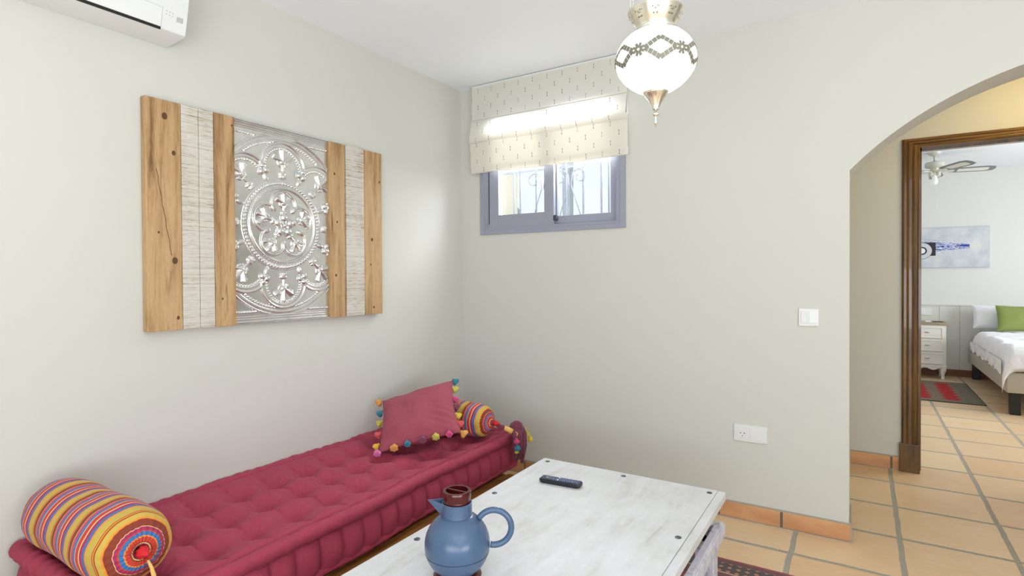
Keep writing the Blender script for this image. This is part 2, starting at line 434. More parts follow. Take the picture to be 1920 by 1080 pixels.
# iron grille outside
YG = YB + T + .03
g = thing('window_grille', 'pale painted iron grille with scrolls outside the high window', 'window grille', (-1.7, YG, 1.6))
def gp(mb, name, mat=IRON): return _wb(mb, name, mat, g, (-1.7, YG, 1.6))
def px(u): return -2.16 + u
for x in (-2.115, -2.06, -1.93, -1.80, -1.70, -1.572, -1.443, -1.391, -1.30):
    b = MB(); b.tube([(x, YG, 1.55), (x, YG, 2.42)], .0075 if x not in (-2.115, -1.30) else .005, 8); gp(b, 'bar')
for z in (1.56, 2.03, 2.4):
    b = MB(); b.box(-2.3, -1.1, YG - .004, YG + .004, z - .006, z + .006); gp(b, 'rail')
def spiral(cx, cz, r0, r1, a0, turns, n=26, y=YG - .012, sgn=1):
    return [(cx + (r0 + (r1 - r0) * i / n) * math.cos(a0 + sgn * turns * 2 * PI * i / n), y, cz + (r0 + (r1 - r0) * i / n) * math.sin(a0 + sgn * turns * 2 * PI * i / n)) for i in range(n + 1)]
for cx, s in ((-1.665, 1), (-1.872, -1)):
    for q in (1, -1):
        b = MB()
        b.tube([(cx + q * .105, YG - .012, 1.60), (cx + q * .06, YG - .012, 1.75), (cx + q * .008, YG - .012, 1.9)], .004, 6); gp(b, 'diagonal_strut')
        b = MB()
        pts = [(cx + q * .008, YG - .012, 1.9), (cx + q * .015, YG - .012, 1.955)]
        pts += spiral(cx + q * .07, 1.955, .056, .018, PI if q > 0 else 0, 1.15, sgn=-q)
        b.tube(pts, .0042, 6); gp(b, 'scroll')

# things outside
t = thing('outdoor_handrail', 'grey sloping metal handrail outside behind the left window pane', 'handrail', (-2.9, 5.15, .0))
b = MB(); b.box(-.5, .55, -.02, .02, -.03, .03, mat=Matrix.Translation((-.07, 0, 1.75)) @ Matrix.Rotation(math.radians(52), 4, 'Y')); b.build('top_rail', IRON2, t)
b = MB(); b.tube([(0, 0, 0), (0, 0, 1.68)], .02, 8); b.build('post', IRON2, t)
t = MB(); t.box(-.04, .04, -.04, .04, 0, 4.2); o = t.build('outdoor_post', IRON2); o.location = (-2.42, 4.9, 0)
tag(o, 'pale grey metal post outside, seen just right of the middle window bar', 'post')
b = MB(); b.box(-.13, .13, -.1, .1, 0, 4.4); o = b.build('garden_pillar', m_paint('outdoor_render', (232, 224, 205))); o.location = (-2.97, 4.55, 0)
tag(o, 'cream rendered pillar outside at the left edge of the left window pane', 'pillar')

# ------------------------------------------------------------------ roman blind
def m_blind():
    t = NT('printed_cream_blind_fabric', .9); p = t.uv(); s = t.sep(p)
    u, v = s[0], s[1]
    def dashes(u, v, PU, PV, wdt, hgt, off):
        row = t.math('FLOOR', t.math('DIVIDE', v, PV))
        sh = t.math('MULTIPLY', t.math('MODULO', t.math('ABSOLUTE', row), 2.0), .5)
        a = t.math('FRACT', t.math('ADD', t.math('DIVIDE', u, PU), sh))
        c = t.math('FRACT', t.math('DIVIDE', v, PV))
        da = t.math('MULTIPLY', t.math('ABSOLUTE', t.math('SUBTRACT', a, .5)), PU)
        dc = t.math('MULTIPLY', t.math('ABSOLUTE', t.math('SUBTRACT', c, .5)), PV)
        stem = t.math('MULTIPLY', t.math('LESS_THAN', da, wdt), t.math('LESS_THAN', dc, hgt))
        ex = t.math('MULTIPLY', t.math('LESS_THAN', da, wdt * 2.6), t.math('LESS_THAN', t.math('ABSOLUTE', t.math('SUBTRACT', dc, hgt * .85)), hgt * .22))
        cid = t.n('ShaderNodeTexWhiteNoise', {0: t.comb(t.math('FLOOR', t.math('ADD', t.math('DIVIDE', u, PU), sh)), row, off)}).outputs[0]
        return t.math('MAXIMUM', stem, ex), cid
    d1, c1 = dashes(u, v, .105, .056, .0011, .0125, 0.0)
    dc = t.ramp(c1, [(0, lin((90, 78, 74))), (.4, lin((150, 138, 130))), (.7, lin((178, 160, 148))), (.85, lin((120, 105, 100)))], 'CONSTANT')
    base = lin((244, 241, 231))
    col = t.mix(t.math('MULTIPLY', d1, .85), base, dc)
    n = t.noise(t.obj(), 500, 2)
    bmp = t.n('ShaderNodeBump', {'Strength': .15, 'Distance': .002, 'Height': n})
    di = t.n('ShaderNodeBsdfDiffuse', {'Color': col, 'Normal': bmp.outputs[0]}); tl = t.n('ShaderNodeBsdfTranslucent', {'Color': col})
    mx = t.n('ShaderNodeMixShader', {0: .38, 1: di.outputs[0], 2: tl.outputs[0]})
    t.t.links.new(mx.outputs[0], t.t.nodes['Material Output'].inputs[0])
    return t.m
BLIND = m_blind()
LINING = m_blind(); LINING.name = 'blind_lining'
for n_x in LINING.node_tree.nodes:
    if n_x.type == 'MIX_SHADER': n_x.inputs[0].default_value = .07
BX0, BX1 = -2.245, -1.145
bl = thing('roman_blind', 'cream roman blind printed with tiny grey dashes, half lowered over the high window', 'blind', (-1.695, YB, 2.57))
def bp(mb, name, mat, **kw): return _wb(mb, name, mat, bl, (-1.695, YB, 2.57), **kw)
prof = [(.045, 2.565), (.047, 2.48), (.048, 2.40), (.049, 2.345), (.050, 2.338), (.053, 2.33), (.062, 2.29), (.072, 2.24), (.076, 2.21), (.070, 2.188), (.056, 2.184), (.047, 2.192), (.045, 2.21), (.050, 2.215), (.058, 2.195), (.060, 2.15), (.056, 2.09), (.052, 2.02), (.050, 1.985), (.044, 1.981), (.040, 1.99), (.040, 2.03)]
def resample(pr, m):
    L = [0]
    for a, c in zip(pr, pr[1:]): L.append(L[-1] + math.hypot(a[0] - c[0], a[1] - c[1]))
    out = []
    for i in range(m):
        s = L[-1] * i / (m - 1); k = max(0, min(len(pr) - 2, next((q for q in range(len(L) - 1) if L[q + 1] >= s), len(pr) - 2)))
        f_ = (s - L[k]) / max(1e-9, L[k + 1] - L[k])
        out.append((pr[k][0] + (pr[k + 1][0] - pr[k][0]) * f_, pr[k][1] + (pr[k + 1][1] - pr[k][1]) * f_))
    return out, L[-1]
PR, PL = resample(prof, 70)
def bf(u, v):
    d, z = PR[int(round(v * 69))]
    x = BX0 + (BX1 - BX0) * u
    sag = .004 * math.sin(u * PI * 2.3 + .6) + .004 * noise.noise(Vector((u * 5, z * 5, 0)))
    k = max(0, min(1, (2.5 - z) / .3))
    flare = .012 * k * (u - .5) * (1 if z < 2.2 else .3)
    return (x + flare, YB - d - sag * k, z - (.012 * k * (u - .5)) * 0 + .002 * math.sin(u * 9) * k)
b = MB(); b.grid(60, 70, bf, uvfn=lambda u, v: (u * (BX1 - BX0), v * PL))
o = bp(b, 'blind_fabric', BLIND, smooth=True)
b = MB(); b.grid(40, 14, lambda u, v: (BX0 + .006 + (BX1 - BX0 - .012) * u + .012 * (u - .5), YB - .036 - .003 * math.sin(u * 7), 1.995 + (2.232 - 1.995) * v), uvfn=lambda u, v: (u * 1.1, v * .24 + .03))
bp(b, 'lining', LINING, smooth=True)
b = MB(); b.box(BX0, BX1, YB - .044, YB - .004, 2.545, 2.575); bp(b, 'head_rail', WPLAST)
b = MB(); b.tube([(BX0 + .004, YB - .054, 2.340), (BX1 - .004, YB - .054, 2.340)], .0028, 6); bp(b, 'stitched_seam', plain('seam_thread', (205, 200, 186), .8))
b = MB(); b.tube([(BX1 - .005, YB - .03, 2.55), (BX1 - .003, YB - .03, 2.27)], .0012, 6); b.tube([(BX1 - .003, YB - .03, 2.27), (BX1 - .002, YB - .032, 2.22)], .005, 8); bp(b, 'pull_cord', WPLAST)

# ------------------------------------------------------------------ air conditioner
AY1, AY0, AZ0, AZ1 = 1.18, .36, 2.216, 2.49
ac = thing('air_conditioner', 'white split air conditioner unit high on the left wall above the wooden panel', 'air conditioner', (XL, (AY0 + AY1) / 2, AZ0))
def ap(mb, name, mat, **kw): return _wb(mb, name, mat, ac, (XL, (AY0 + AY1) / 2, AZ0), **kw)
def acx(z):  # front surface depth from the wall
    k = (z - AZ0) / (AZ1 - AZ0)
    return XL + .140 + .045 * math.sin(min(1, k) * PI * .5)
zs = [AZ0 + .012 + (AZ1 - .02 - AZ0 - .012) * i / 12 for i in range(13)]
sec = [(XL + .001, AZ0), (XL + .13, AZ0 + .006)] + [(acx(z), z) for z in zs] + [(XL + .15, AZ1), (XL + .001, AZ1)]
b = MB(); n_ = len(sec)
b.add([(x, AY0, z) for x, z in sec] + [(x, AY1, z) for x, z in sec], [tuple(range(n_)), tuple(range(2 * n_ - 1, n_ - 1, -1))] + [(i, n_ + i, n_ + (i + 1) % n_, (i + 1) % n_) for i in range(n_)])
ap(b, 'casing', WPLAST, smooth=True, angle=35)
# louvre flap over the outlet, dark gap below it
def strip(y0, y1, z0, z1, off, nz=8, th=.004):
    bb = MB(); 
    for lay in (off, off + th):
        pass
    vs = []; 
    for i in range(nz + 1):
        z = z0 + (z1 - z0) * i / nz; x = acx(z) + off
        vs += [(x, y0, z), (x, y1, z), (x + th, y0, z), (x + th, y1, z)]
    fs = []
    for i in range(nz):
        a = i * 4; c = a + 4
        fs += [(a, a + 1, c + 1, c), (a + 2, c + 2, c + 3, a + 3), (a, c, c + 2, a + 2), (a + 1, a + 3, c + 3, c + 1)]
    fs += [(0, 2, 3, 1), (nz * 4, nz * 4 + 1, nz * 4 + 3, nz * 4 + 2)]
    bb.add(vs, fs); return bb
ap(strip(AY0 + .06, 1.090, AZ0 + .007, AZ0 + .085, -.0035, 8), 'outlet_gap', DARKGAP)
ap(strip(AY0 + .06, 1.0885, AZ0 + .016, AZ0 + .0835, -.001), 'louvre_flap', WPLAST2)
ap(strip(1.142, 1.166, AZ0 + .052, AZ0 + .070, -.0035), 'display', GREYMARK)
b = MB()
for i in range(3):
    for j in range(2):
        y = 1.105 + .011 * i; z = AZ0 + .078 - .011 * j - .001 * i; x = acx(z)
        b.lathe([(.0022, 0), (.0022, .0012)], 8, mat=Matrix.Translation((x - .0005, y, z)) @ Matrix.Rotation(PI / 2, 4, 'Y'))
ap(b, 'indicator_icons', GREYMARK)

# ------------------------------------------------------------------ wall art
ART_T = .038
PX = XL + ART_T
art = thing('wall_art', 'large rectangular wooden plank panel with embossed silver metal centre, hung on left wall', 'wall art', (XL, 1.704, 1.08))
AB = (XL, 1.704, 1.08)
def artp(mb, name, mat, **kw): return _wb(mb, name, mat, art, AB, **kw)
ztop, zbot = 1.995, 1.082
def plank(y0, y1, mat, name, label=None, th=ART_T):
    b = MB(); b.box(XL + .004, XL + th, y0 + .001, y1 - .001, zbot + random.uniform(-.002, .002), ztop + random.uniform(-.002, .002), bev=.0025)
    o = artp(b, name, mat)
    if label: part_label(o, label)
    return o
p1 = plank(1.079, 1.214, PINE, 'plank', 'wide brown pine plank at left edge')
plank(1.214, 1.285, WWASH, 'plank', 'whitewashed rough plank'); plank(1.285, 1.349, WWASH, 'plank', 'whitewashed rough plank', ART_T - .001)
plank(1.349, 1.443, PINE, 'plank', 'brown pine plank left of the metal')
plank(1.957, 2.059, PINE, 'plank', 'narrow brown pine plank right of the metal')
plank(2.059, 2.066, PINE, 'plank', None, ART_T - .006)
plank(2.066, 2.195, WWASH, 'plank', 'whitewashed smooth plank'); plank(2.195, 2.329, PINE, 'plank', 'brown pine plank at right edge')
# knots and the crack in the pine
KN = plain('dark_knot', (92, 62, 36), .7)
for (y, z, r) in ((1.152, 1.93, .011), (1.185, 1.79, .008), (1.185, 1.36, .011), (1.125, 1.47, .004), (1.195, 1.13, .006), (1.43, 1.955, .004), (1.99, 1.83, .006), (2.005, 1.58, .005), (1.995, 1.30, .006), (2.25, 1.50, .008), (2.31, 1.83, .006), (2.26, 1.12, .006), (2.24, 1.36, .005), (1.38, 1.2, .004)):
    b = MB(); b.lathe([(r, 0), (r * .9, .0006), (r * .4, .0002)], 14, mat=Matrix.Translation((PX - .0001, y, z)) @ Matrix.Rotation(PI / 2, 4, 'Y') @ Matrix.Scale(1.3, 4, (1, 0, 0)))
    artp(b, 'knot', KN)
b = MB(); pts = [(PX, 1.118 + .055 * i / 12 + .002 * math.sin(i * 2.1), 1.72 - .34 * i / 12) for i in range(13)]
b.tube(pts, .0011, 5); artp(b, 'crack', KN)
# embossed metal
def m_tin():
    t = NT('embossed_silver_tin', .2); t.b.inputs['Metallic'].default_value = .85
    p = t.obj(); n = t.noise(p, 12, 4, .6); n2 = t.noise(p, 60, 3)
    c = t.mix(t.ramp(n, [(.35, (0, 0, 0)), (.7, (1, 1, 1))]), lin((214, 214, 212)), lin((232, 231, 228)))
    r = t.math('ADD', t.math('MULTIPLY', n2, .16), .16)
    return t.out(c, n2, .12, .002, r)
TIN = m_tin()
CYA, CZA = 1.694, 1.5385
def bump1(d, wdt): 
    q = abs(d) / wdt
    return math.sqrt(max(0, 1 - q * q)) if q < 1 else 0
def ring(r, R, wdt, h): return h * bump1(r - R, wdt)
def beads(dist, along, pitch, rad, h):
    a = (along / pitch + .5) % 1 - .5
    d = math.hypot(dist, a * pitch)
    return h * bump1(d, rad)
def ell(u, v, cu, cv, ang, a, c, h):
    du, dv = u - cu, v - cv; ca, sa = math.cos(ang), math.sin(ang)
    x = (du * ca + dv * sa) / a; y = (-du * sa + dv * ca) / c
    q = x * x + y * y
    return h * math.sqrt(1 - q) if q < 1 else 0
def fleur(u, v, cu, cv, ang, s):
    """three teardrops opening outward along ang, stem towards the centre"""
    ca, sa = math.cos(ang), math.sin(ang); du, dv = u - cu, v - cv
    if du * du + dv * dv > (s * 2.4) ** 2: return 0
    x = (du * ca + dv * sa) / s; y = (-du * sa + dv * ca) / s
    h = 0
    for da, ln in ((0, 1.0), (1.0, .95), (-1.0, .95)):
        c2, s2 = math.cos(da), math.sin(da); a = x * c2 + y * s2; p = -x * s2 + y * c2
        if 0 < a < ln:
            wd = .10 + .22 * (a / ln)
            if a > ln * .8: wd *= math.sqrt(max(0, 1 - ((a - ln * .8) / (ln * .2)) ** 2))
            if abs(p) < wd: h = max(h, .009 * (1 - abs(p) / wd) ** .8)
    h = max(h, ell(x, y, 0, 0, 0, .2, .3, .008), ell(x, y, -.45, 0, 0, .45, .1, .006), ell(x, y, -.85, 0, 0, .2, .34, .008))
    for sg in (-1, 1): h = max(h, ell(x, y, -.15, sg * .3, sg * .6, .28, .11, .005))
    return h
def relief(u, v):
    r = math.hypot(u, v); a = math.atan2(v, u); h = 0
    hh = .4565; 
    # straight mouldings top and bottom
    av = abs(v)
    if av > .418:
        for zc, wd, hg in ((.449, .006, .006), (.437, .004, .004), (.427, .0035, .003)): h = max(h, hg * bump1(av - zc, wd))
        return h
    if .395 < av < .413 and abs(u) > .12: h = max(h, beads(av - .404, u, .0135, .0062, .007))
    if r < .215:
        h = max(h, ring(r, .1765, .006, .006), beads(r - .200, a * .2, .2 * 2 * PI / 76, .0068, .008))
        if r < .17:
            for k in range(5):
                th = PI / 2 + k * 2 * PI / 5; cu, cv = .096 * math.cos(th), .096 * math.sin(th)
                d = math.hypot(u - cu, v - cv); aa = math.atan2(v - cv, u - cu)
                dd = (aa - th + PI) % (2 * PI) - PI
                if abs(dd) < 2.0: h = max(h, ring(d, .064, .006, .008))
                h = max(h, fleur(u, v, .103 * math.cos(th), .103 * math.sin(th), th, .05))
                h = max(h, ell(u, v, .036 * math.cos(th), .036 * math.sin(th), 0, .021, .021, .014))
                t2 = th + PI / 5
                h = max(h, ell(u, v, .098 * math.cos(t2), .098 * math.sin(t2), t2, .022, .013, .010 + .003 * math.sin(u * 900) * math.sin(v * 900)))
            h = max(h, ell(u, v, 0, 0, 0, .013, .013, .014))
        return h + .003
    # outer scallops
    inn = False
    for k in range(8):
        th = k * PI / 4; cu, cv = .272 * math.cos(th), .272 * math.sin(th)
        d = math.hypot(u - cu, v - cv)
        if d < .128:
            inn = True
    if inn:
        for k in range(8):
            th = k * PI / 4; cu, cv = .272 * math.cos(th), .272 * math.sin(th)
            d = math.hypot(u - cu, v - cv); aa = math.atan2(v - cv, u - cu); dd = (aa - th + PI) % (2 * PI) - PI
            if abs(dd) < 1.95:
                oth = min(math.hypot(u - .272 * math.cos(th + s * PI / 4), v - .272 * math.sin(th + s * PI / 4)) for s in (-1, 1))
                if d <= oth + .012 or d > .128:
                    h = max(h, ring(d, .121, .007, .008), ring(d, .106, .010, .004), beads(d - .092, aa * .092, .092 * 2 * PI / 44, .0055, .007))
            h = max(h, fleur(u, v, .300 * math.cos(th), .300 * math.sin(th), th, .064))
            h = max(h, ell(u, v, .232 * math.cos(th), .232 * math.sin(th), th, .012, .02, .009 + .003 * math.sin(u * 700) * math.sin(v * 700)))
            t2 = th + PI / 8
            for (rr, off, sz) in ((.268, .05, .017), (.268, -.05, .017), (.292, 0, .014)):
                h = max(h, ell(u, v, rr * math.cos(t2 + off), rr * math.sin(t2 + off), 0, sz, sz, .012))
            h = max(h, ell(u, v, .236 * math.cos(t2), .236 * math.sin(t2), t2, .024, .012, .008))
    # two big flat arcs above and below
    d2_ = math.hypot(u, av - .075)
    if not inn:
        h = max(h, ring(d2_, .352, .005, .007), ring(d2_, .336, .008, .003), beads(d2_ - .318, math.atan2(av - .075, u) * .318, .0145, .0058, .007))
    elif d2_ > .329: h = max(h, ring(d2_, .352, .005, .007))
    return h
PY0, PY1 = 1.4445, 1.956
NU, NV = 250, 440
def rf(uu, vv):
    y = PY0 + (PY1 - PY0) * uu; z = zbot + (ztop - zbot) * vv
    return (XL + .018 + relief(y - CYA, z - CZA) * 1.35, y, z)
b = MB(); b.grid(NU, NV, rf)
o = artp(b, 'metal_panel', TIN, smooth=True); part_label(o, 'embossed silver metal rosette panel')
b = MB(); b.box(XL + .004, XL + .0185, PY0, PY1, zbot, ztop); b.box(XL + .004, XL + .03, PY0 - .001, PY1 + .001, ztop - .003, ztop); b.box(XL + .004, XL + .03, PY0 - .001, PY1 + .001, zbot, zbot + .003)
artp(b, 'panel_backing', TIN)

# ------------------------------------------------------------------ pendant lantern
LX, LY = -.475, 1.5
lamp = thing('pendant_lantern', 'glowing white mosaic glass lantern in silver fittings hanging from the ceiling', 'pendant lamp', (LX, LY, CZ))
def lp(mb, name, mat, **kw): return _wb(mb, name, mat, lamp, (0, 0, CZ), **kw)
def m_globe():
    t = NT('glowing_crackle_glass', .3, (130, 128, 118)); p = t.obj()
    n = t.noise(p, 160, 2, .5); n2 = t.noise(p, 14, 3)
    sp = t.ramp(n, [(.30, (.45, .45, .45)), (.36, (1, 1, 1))])
    sp2 = t.mix(t.ramp(n2, [(.4, (0, 0, 0)), (.6, (1, 1, 1))]), (1, 1, 1), sp)
    c = t.mix(1.0, sp2, (1.0, .975, .90), 'MULTIPLY')
    t.t.links.new(c, t.b.inputs['Emission Color']); t.b.inputs['Emission Strength'].default_value = .98
    return t.out(c, n, .3, .003)
GLOBE = m_globe()
GP = [(.040, 1.951), (.052, 1.948), (.072, 1.938), (.090, 1.921), (.102, 1.901), (.108, 1.880), (.1075, 1.862), (.101, 1.842), (.088, 1.823), (.070, 1.806), (.050, 1.793), (.030, 1.785)]
GPs, _ = resample(GP, 40)
def globe_r(z):
    for (r0, z0), (r1, z1) in zip(GPs, GPs[1:]):
        if z1 <= z <= z0: return r0 + (r1 - r0) * (z0 - z) / max(1e-9, z0 - z1)
    return .03
b = MB(); b.lathe([(r, z - CZ) for r, z in GPs], 64); lp_ = b.build('glass_globe', GLOBE, lamp, smooth=True)
# mosaic mirror band
b = MB()
def mtile(a, z, da, dz, rot=0):
    r = globe_r(z) + .0012
    pts = []
    for sx, sz in ((-1, -1), (1, -1), (1, 1), (-1, 1)):
        qx = sx * da * math.cos(rot) - sz * dz * math.sin(rot); qz = sx * da * math.sin(rot) + sz * dz * math.cos(rot)
        zz = z + qz; rr = globe_r(zz) + .0014; aa = a + qx / rr
        pts.append((rr * math.cos(aa), rr * math.sin(aa), zz - CZ))
    b.add(pts, [(0, 1, 2, 3)])
A0 = math.atan2(0 - LY, 0 - LX)        # towards the room side of the globe
ZC = 1.869
ND = 6
for k in range(ND):
    ac_ = A0 + .12 + k * 2 * PI / ND
    hw, hz = .041, .026
    for e in range(4):
        sx = (1, -1, -1, 1)[e]; sz = (1, 1, -1, -1)[e]
        for i in range(4):
            f_ = (i + .5) / 4
            x = sx * hw * (1 - f_); z = ZC + sz * hz * f_
            mtile(ac_ + x / .108, z, .0057, .0062, -sx * sz * math.atan2(hz, hw))
    ab = ac_ + PI / ND
    for j in range(8):
        th = j * PI / 4 + PI / 8
        mtile(ab + .0100 * math.cos(th) / .108, ZC + .0100 * math.sin(th), .0070, .0038, th)
b.build('mosaic_band', MIRROR, lamp)
# cup on top
CU = [(.046, 1.949), (.050, 1.953), (.047, 1.958), (.052, 1.966), (.061, 1.978), (.068, 1.992), (.072, 2.000), (.074, 2.003), (.074, 2.006), (.070, 2.006), (.066, 1.995), (.058, 1.978), (.049, 1.966), (.043, 1.956)]
b = MB(); b.lathe([(r, z - CZ) for r, z in CU], 56, cap=False); cup = b.build('gallery_cup', SILVER, lamp, smooth=True)
STARM = plain('star_shadow', (120, 112, 95), .4, .6)
for k in range(9):
    a = A0 + k * 2 * PI / 9
    for (da, z) in ((0, 1.984), (-.10, 1.9885), (.10, 1.9885), (-.07, 1.975), (.07, 1.975)):
        r = .0535 + (z - 1.966) * .72 + .0016; aa = a + da
        pts = []
        for m_ in range(10):
            rad = .0032 if m_ % 2 == 0 else .0014; th = m_ * PI / 5 + PI / 2
            pts.append(((r + rad * math.sin(th) * .58) * math.cos(aa + rad * math.cos(th) / r), (r + rad * math.sin(th) * .58) * math.sin(aa + rad * math.cos(th) / r), z - CZ + rad * math.sin(th) * .85))
        b = MB(); b.add(pts, [tuple(range(10))]); b.build('star_piercing', STARM, cup)
# bottom cap and finial
CAPP = [(.033, 1.790), (.034, 1.786), (.031, 1.781), (.026, 1.776), (.018, 1.764), (.012, 1.752), (.008, 1.744), (.009, 1.741), (.006, 1.739)]
b = MB(); b.lathe([(r, z - CZ) for r, z in CAPP], 40, rfun=lambda r, z, a: r * (1 + (.05 * math.cos(12 * a) if r < .03 else 0))); b.build('bottom_cap', SILVER, lamp, smooth=True, angle=50)
FIN = [(.0028, 1.740), (.0028, 1.731), (.010, 1.728), (.0085, 1.724), (.003, 1.722), (.0028, 1.717), (.004, 1.715), (.0025, 1.711), (.006, 1.704), (.004, 1.7015), (.0014, 1.700), (.001, 1.692)]
b = MB(); b.lathe([(r, z - CZ) for r, z in FIN], 20); b.build('finial', SILVER, lamp, smooth=True)
# chains and cord
for k in range(3):
    a = A0 + PI / 2 - .55 + k * 2 * PI / 3
    b = MB(); n_ = 26
    for i in range(n_):
        f_ = (i + .5) / n_; r = .071 * (1 - f_) + .008 * f_; z = 2.006 + (2.545 - 2.006) * f_
        c = Vector((r * math.cos(a), r * math.sin(a), z - CZ))
        tw = a + (PI / 2 if i % 2 else 0); L_ = .0135
        pts = [c + Vector((math.cos(tw) * .0042 * math.cos(t_), math.sin(tw) * .0042 * math.cos(t_), L_ * math.sin(t_))) for t_ in [2 * PI * j / 12 for j in range(12)]]
        b.tube(pts, .0011, 5, closed=True)
    b.build('chain', SILVER, lamp, smooth=True)
b = MB(); b.tube([(.03, .01, 1.99 - CZ), (.012, 0, 2.12 - CZ), (0, 0, 2.3 - CZ), (0, 0, -.03)], .003, 8); b.build('cord', plain('clear_cord', (200, 198, 190), .3), lamp, smooth=True)
b = MB(); b.lathe([(.05, -.002), (.05, -.012), (.02, -.035), (.006, -.038)], 32); b.build('ceiling_canopy', SILVER, lamp, smooth=True, angle=40)

# ------------------------------------------------------------------ daybed frame
FZ = .205       # underside of the mattress
MX0, MX1, MY0, MY1 = XL + .012, -1.655, .680, 2.715
df = thing('daybed', 'low carved honey wood daybed standing along the left wall', 'daybed', ((MX0 + MX1) / 2, (MY0 + MY1) / 2, 0))
FB = ((MX0 + MX1) / 2, (MY0 + MY1) / 2, 0)
def fp(mb, name, mat=BEDWOOD, **kw): return _wb(mb, name, mat, df, FB, **kw)
RX = -1.60
b = MB()
pr = [(MX1 - .02, .150), (MX1 - .02, .185), (RX - .026, .185), (RX - .018, .196), (RX - .006, .196), (RX, .188), (RX, .178), (RX - .008, .170), (RX - .008, .150)]
n_ = len(pr); b.add([(x, MY0 + .0, z) for x, z in pr] + [(x, 2.63, z) for x, z in pr], [tuple(range(n_)), tuple(range(2 * n_ - 1, n_ - 1, -1))] + [(i, n_ + i, n_ + (i + 1) % n_, (i + 1) % n_) for i in range(n_)])
fp(b, 'front_rail')
b = MB(); b.box(MX0 + .02, MX1 - .02, MY0 + .02, 2.60, .150, .190); fp(b, 'platform')
b = MB(); b.box(MX0 + .01, MX0 + .03, MY0, 2.63, .10, .19); fp(b, 'back_rail')
DWOOD = m_wood('dark_carved_wood', [(44, 28, 14), (76, 48, 22), (110, 72, 34)], 'Y', 2, .6, .5)
# carved apron: fretwork of small diamonds
b = MB(); b.box(RX - .024, RX - .014, MY0 + .04, 2.60, .055, .150); 
b2 = MB(); yy = MY0 + .07; i = 0
while yy < 2.56:
    for sg in (-1, 1):
        m_ = Matrix.Translation((RX - .011, yy, .103)) @ Matrix.Rotation(sg * math.radians(42), 4, 'X')
        b2.box(-.003, .003, -.028, .028, -.0035, .0035, mat=m_)
    b2.lathe([(.009, 0), (.006, .005)], 8, mat=Matrix.Translation((RX - .012, yy, .103)) @ Matrix.Rotation(PI / 2, 4, 'Y'))
    b2.lathe([(.006, 0), (.004, .005)], 6, mat=Matrix.Translation((RX - .012, yy + .019, .137)) @ Matrix.Rotation(PI / 2, 4, 'Y'))
    b2.lathe([(.006, 0), (.004, .005)], 6, mat=Matrix.Translation((RX - .012, yy + .019, .069)) @ Matrix.Rotation(PI / 2, 4, 'Y'))
    yy += .038
apr = fp(b, 'carved_apron', DWOOD); apr2 = _wb(b2, 'fretwork', BEDWOOD, apr, FB)
for (x0, x1) in ((MX0 + .01, MX0 + .08), (RX - .075, RX - .004)):
    for y0 in (MY0 + .01, 2.565):
        b = MB(); b.box(x0, x1, y0, y0 + .065, 0, .15, bev=.004); fp(b, 'leg')

# ------------------------------------------------------------------ tufted mattress
mt = thing('daybed_mattress', 'long burgundy tufted floor mattress with rolled edges, lying on the daybed frame', 'mattress', ((MX0 + MX1) / 2, (MY0 + MY1) / 2, FZ))
MBb = ((MX0 + MX1) / 2, (MY0 + MY1) / 2, FZ)
W_, L_ = MX1 - MX0, MY1 - MY0
TZ = .375
tufts = [(x, .85 + .16 * k) for x in (-2.155, -1.985, -1.815) for k in range(12)]
tx = (-2.155, -1.985, -1.815)
def front_bow(y):   # the front edge wanders a little
    return .012 * math.sin((y - MY0) * 3.1) + .006 * math.sin(y * 9)
def top_h(x, y):
    kx = (x - tx[0]) / .17; ky = (y - .85) / .16
    fx = abs(kx - round(kx)) * .17; fy = abs(ky - round(ky)) * .16
    if not (-.5 < kx < 2.5): fx = abs(kx - max(0, min(2, round(kx)))) * .17
    d = math.hypot(fx, fy)
    puff = 1 - math.exp(-(d / .050) ** 1.25)
    crease = math.exp(-(fy / .010)) * .30 + math.exp(-(fx / .009)) * .20
    h = .058 * puff * (1 - crease * (1 if -.6 < kx < 2.6 else .4))
    ang = math.atan2(fy, fx)
    h += .0035 * math.sin(ang * 13 + 5 * noise.noise(Vector((x * 4, y * 4, 1)))) * math.exp(-d / .05)
    h += .006 * noise.noise(Vector((x * 6, y * 6, 3))) + .003 * noise.noise(Vector((x * 18, y * 12, 7)))
    ex = min(x - MX0, MX1 - x, y - MY0, MY1 - y)
    k = max(0, min(1, ex / .05)); k = k * k * (3 - 2 * k)
    return TZ - .022 + h * k + .008 * (1 - k)
b = MB()
NX_, NY_ = 120, 330
b.grid(NX_, NY_, lambda u, v: (MX0 + .012 + (W_ - .024) * u + (front_bow(MY0 + L_ * v) * u), MY0 + .012 + (L_ - .024) * v, top_h(MX0 + .012 + (W_ - .024) * u, MY0 + .012 + (L_ - .024) * v)))
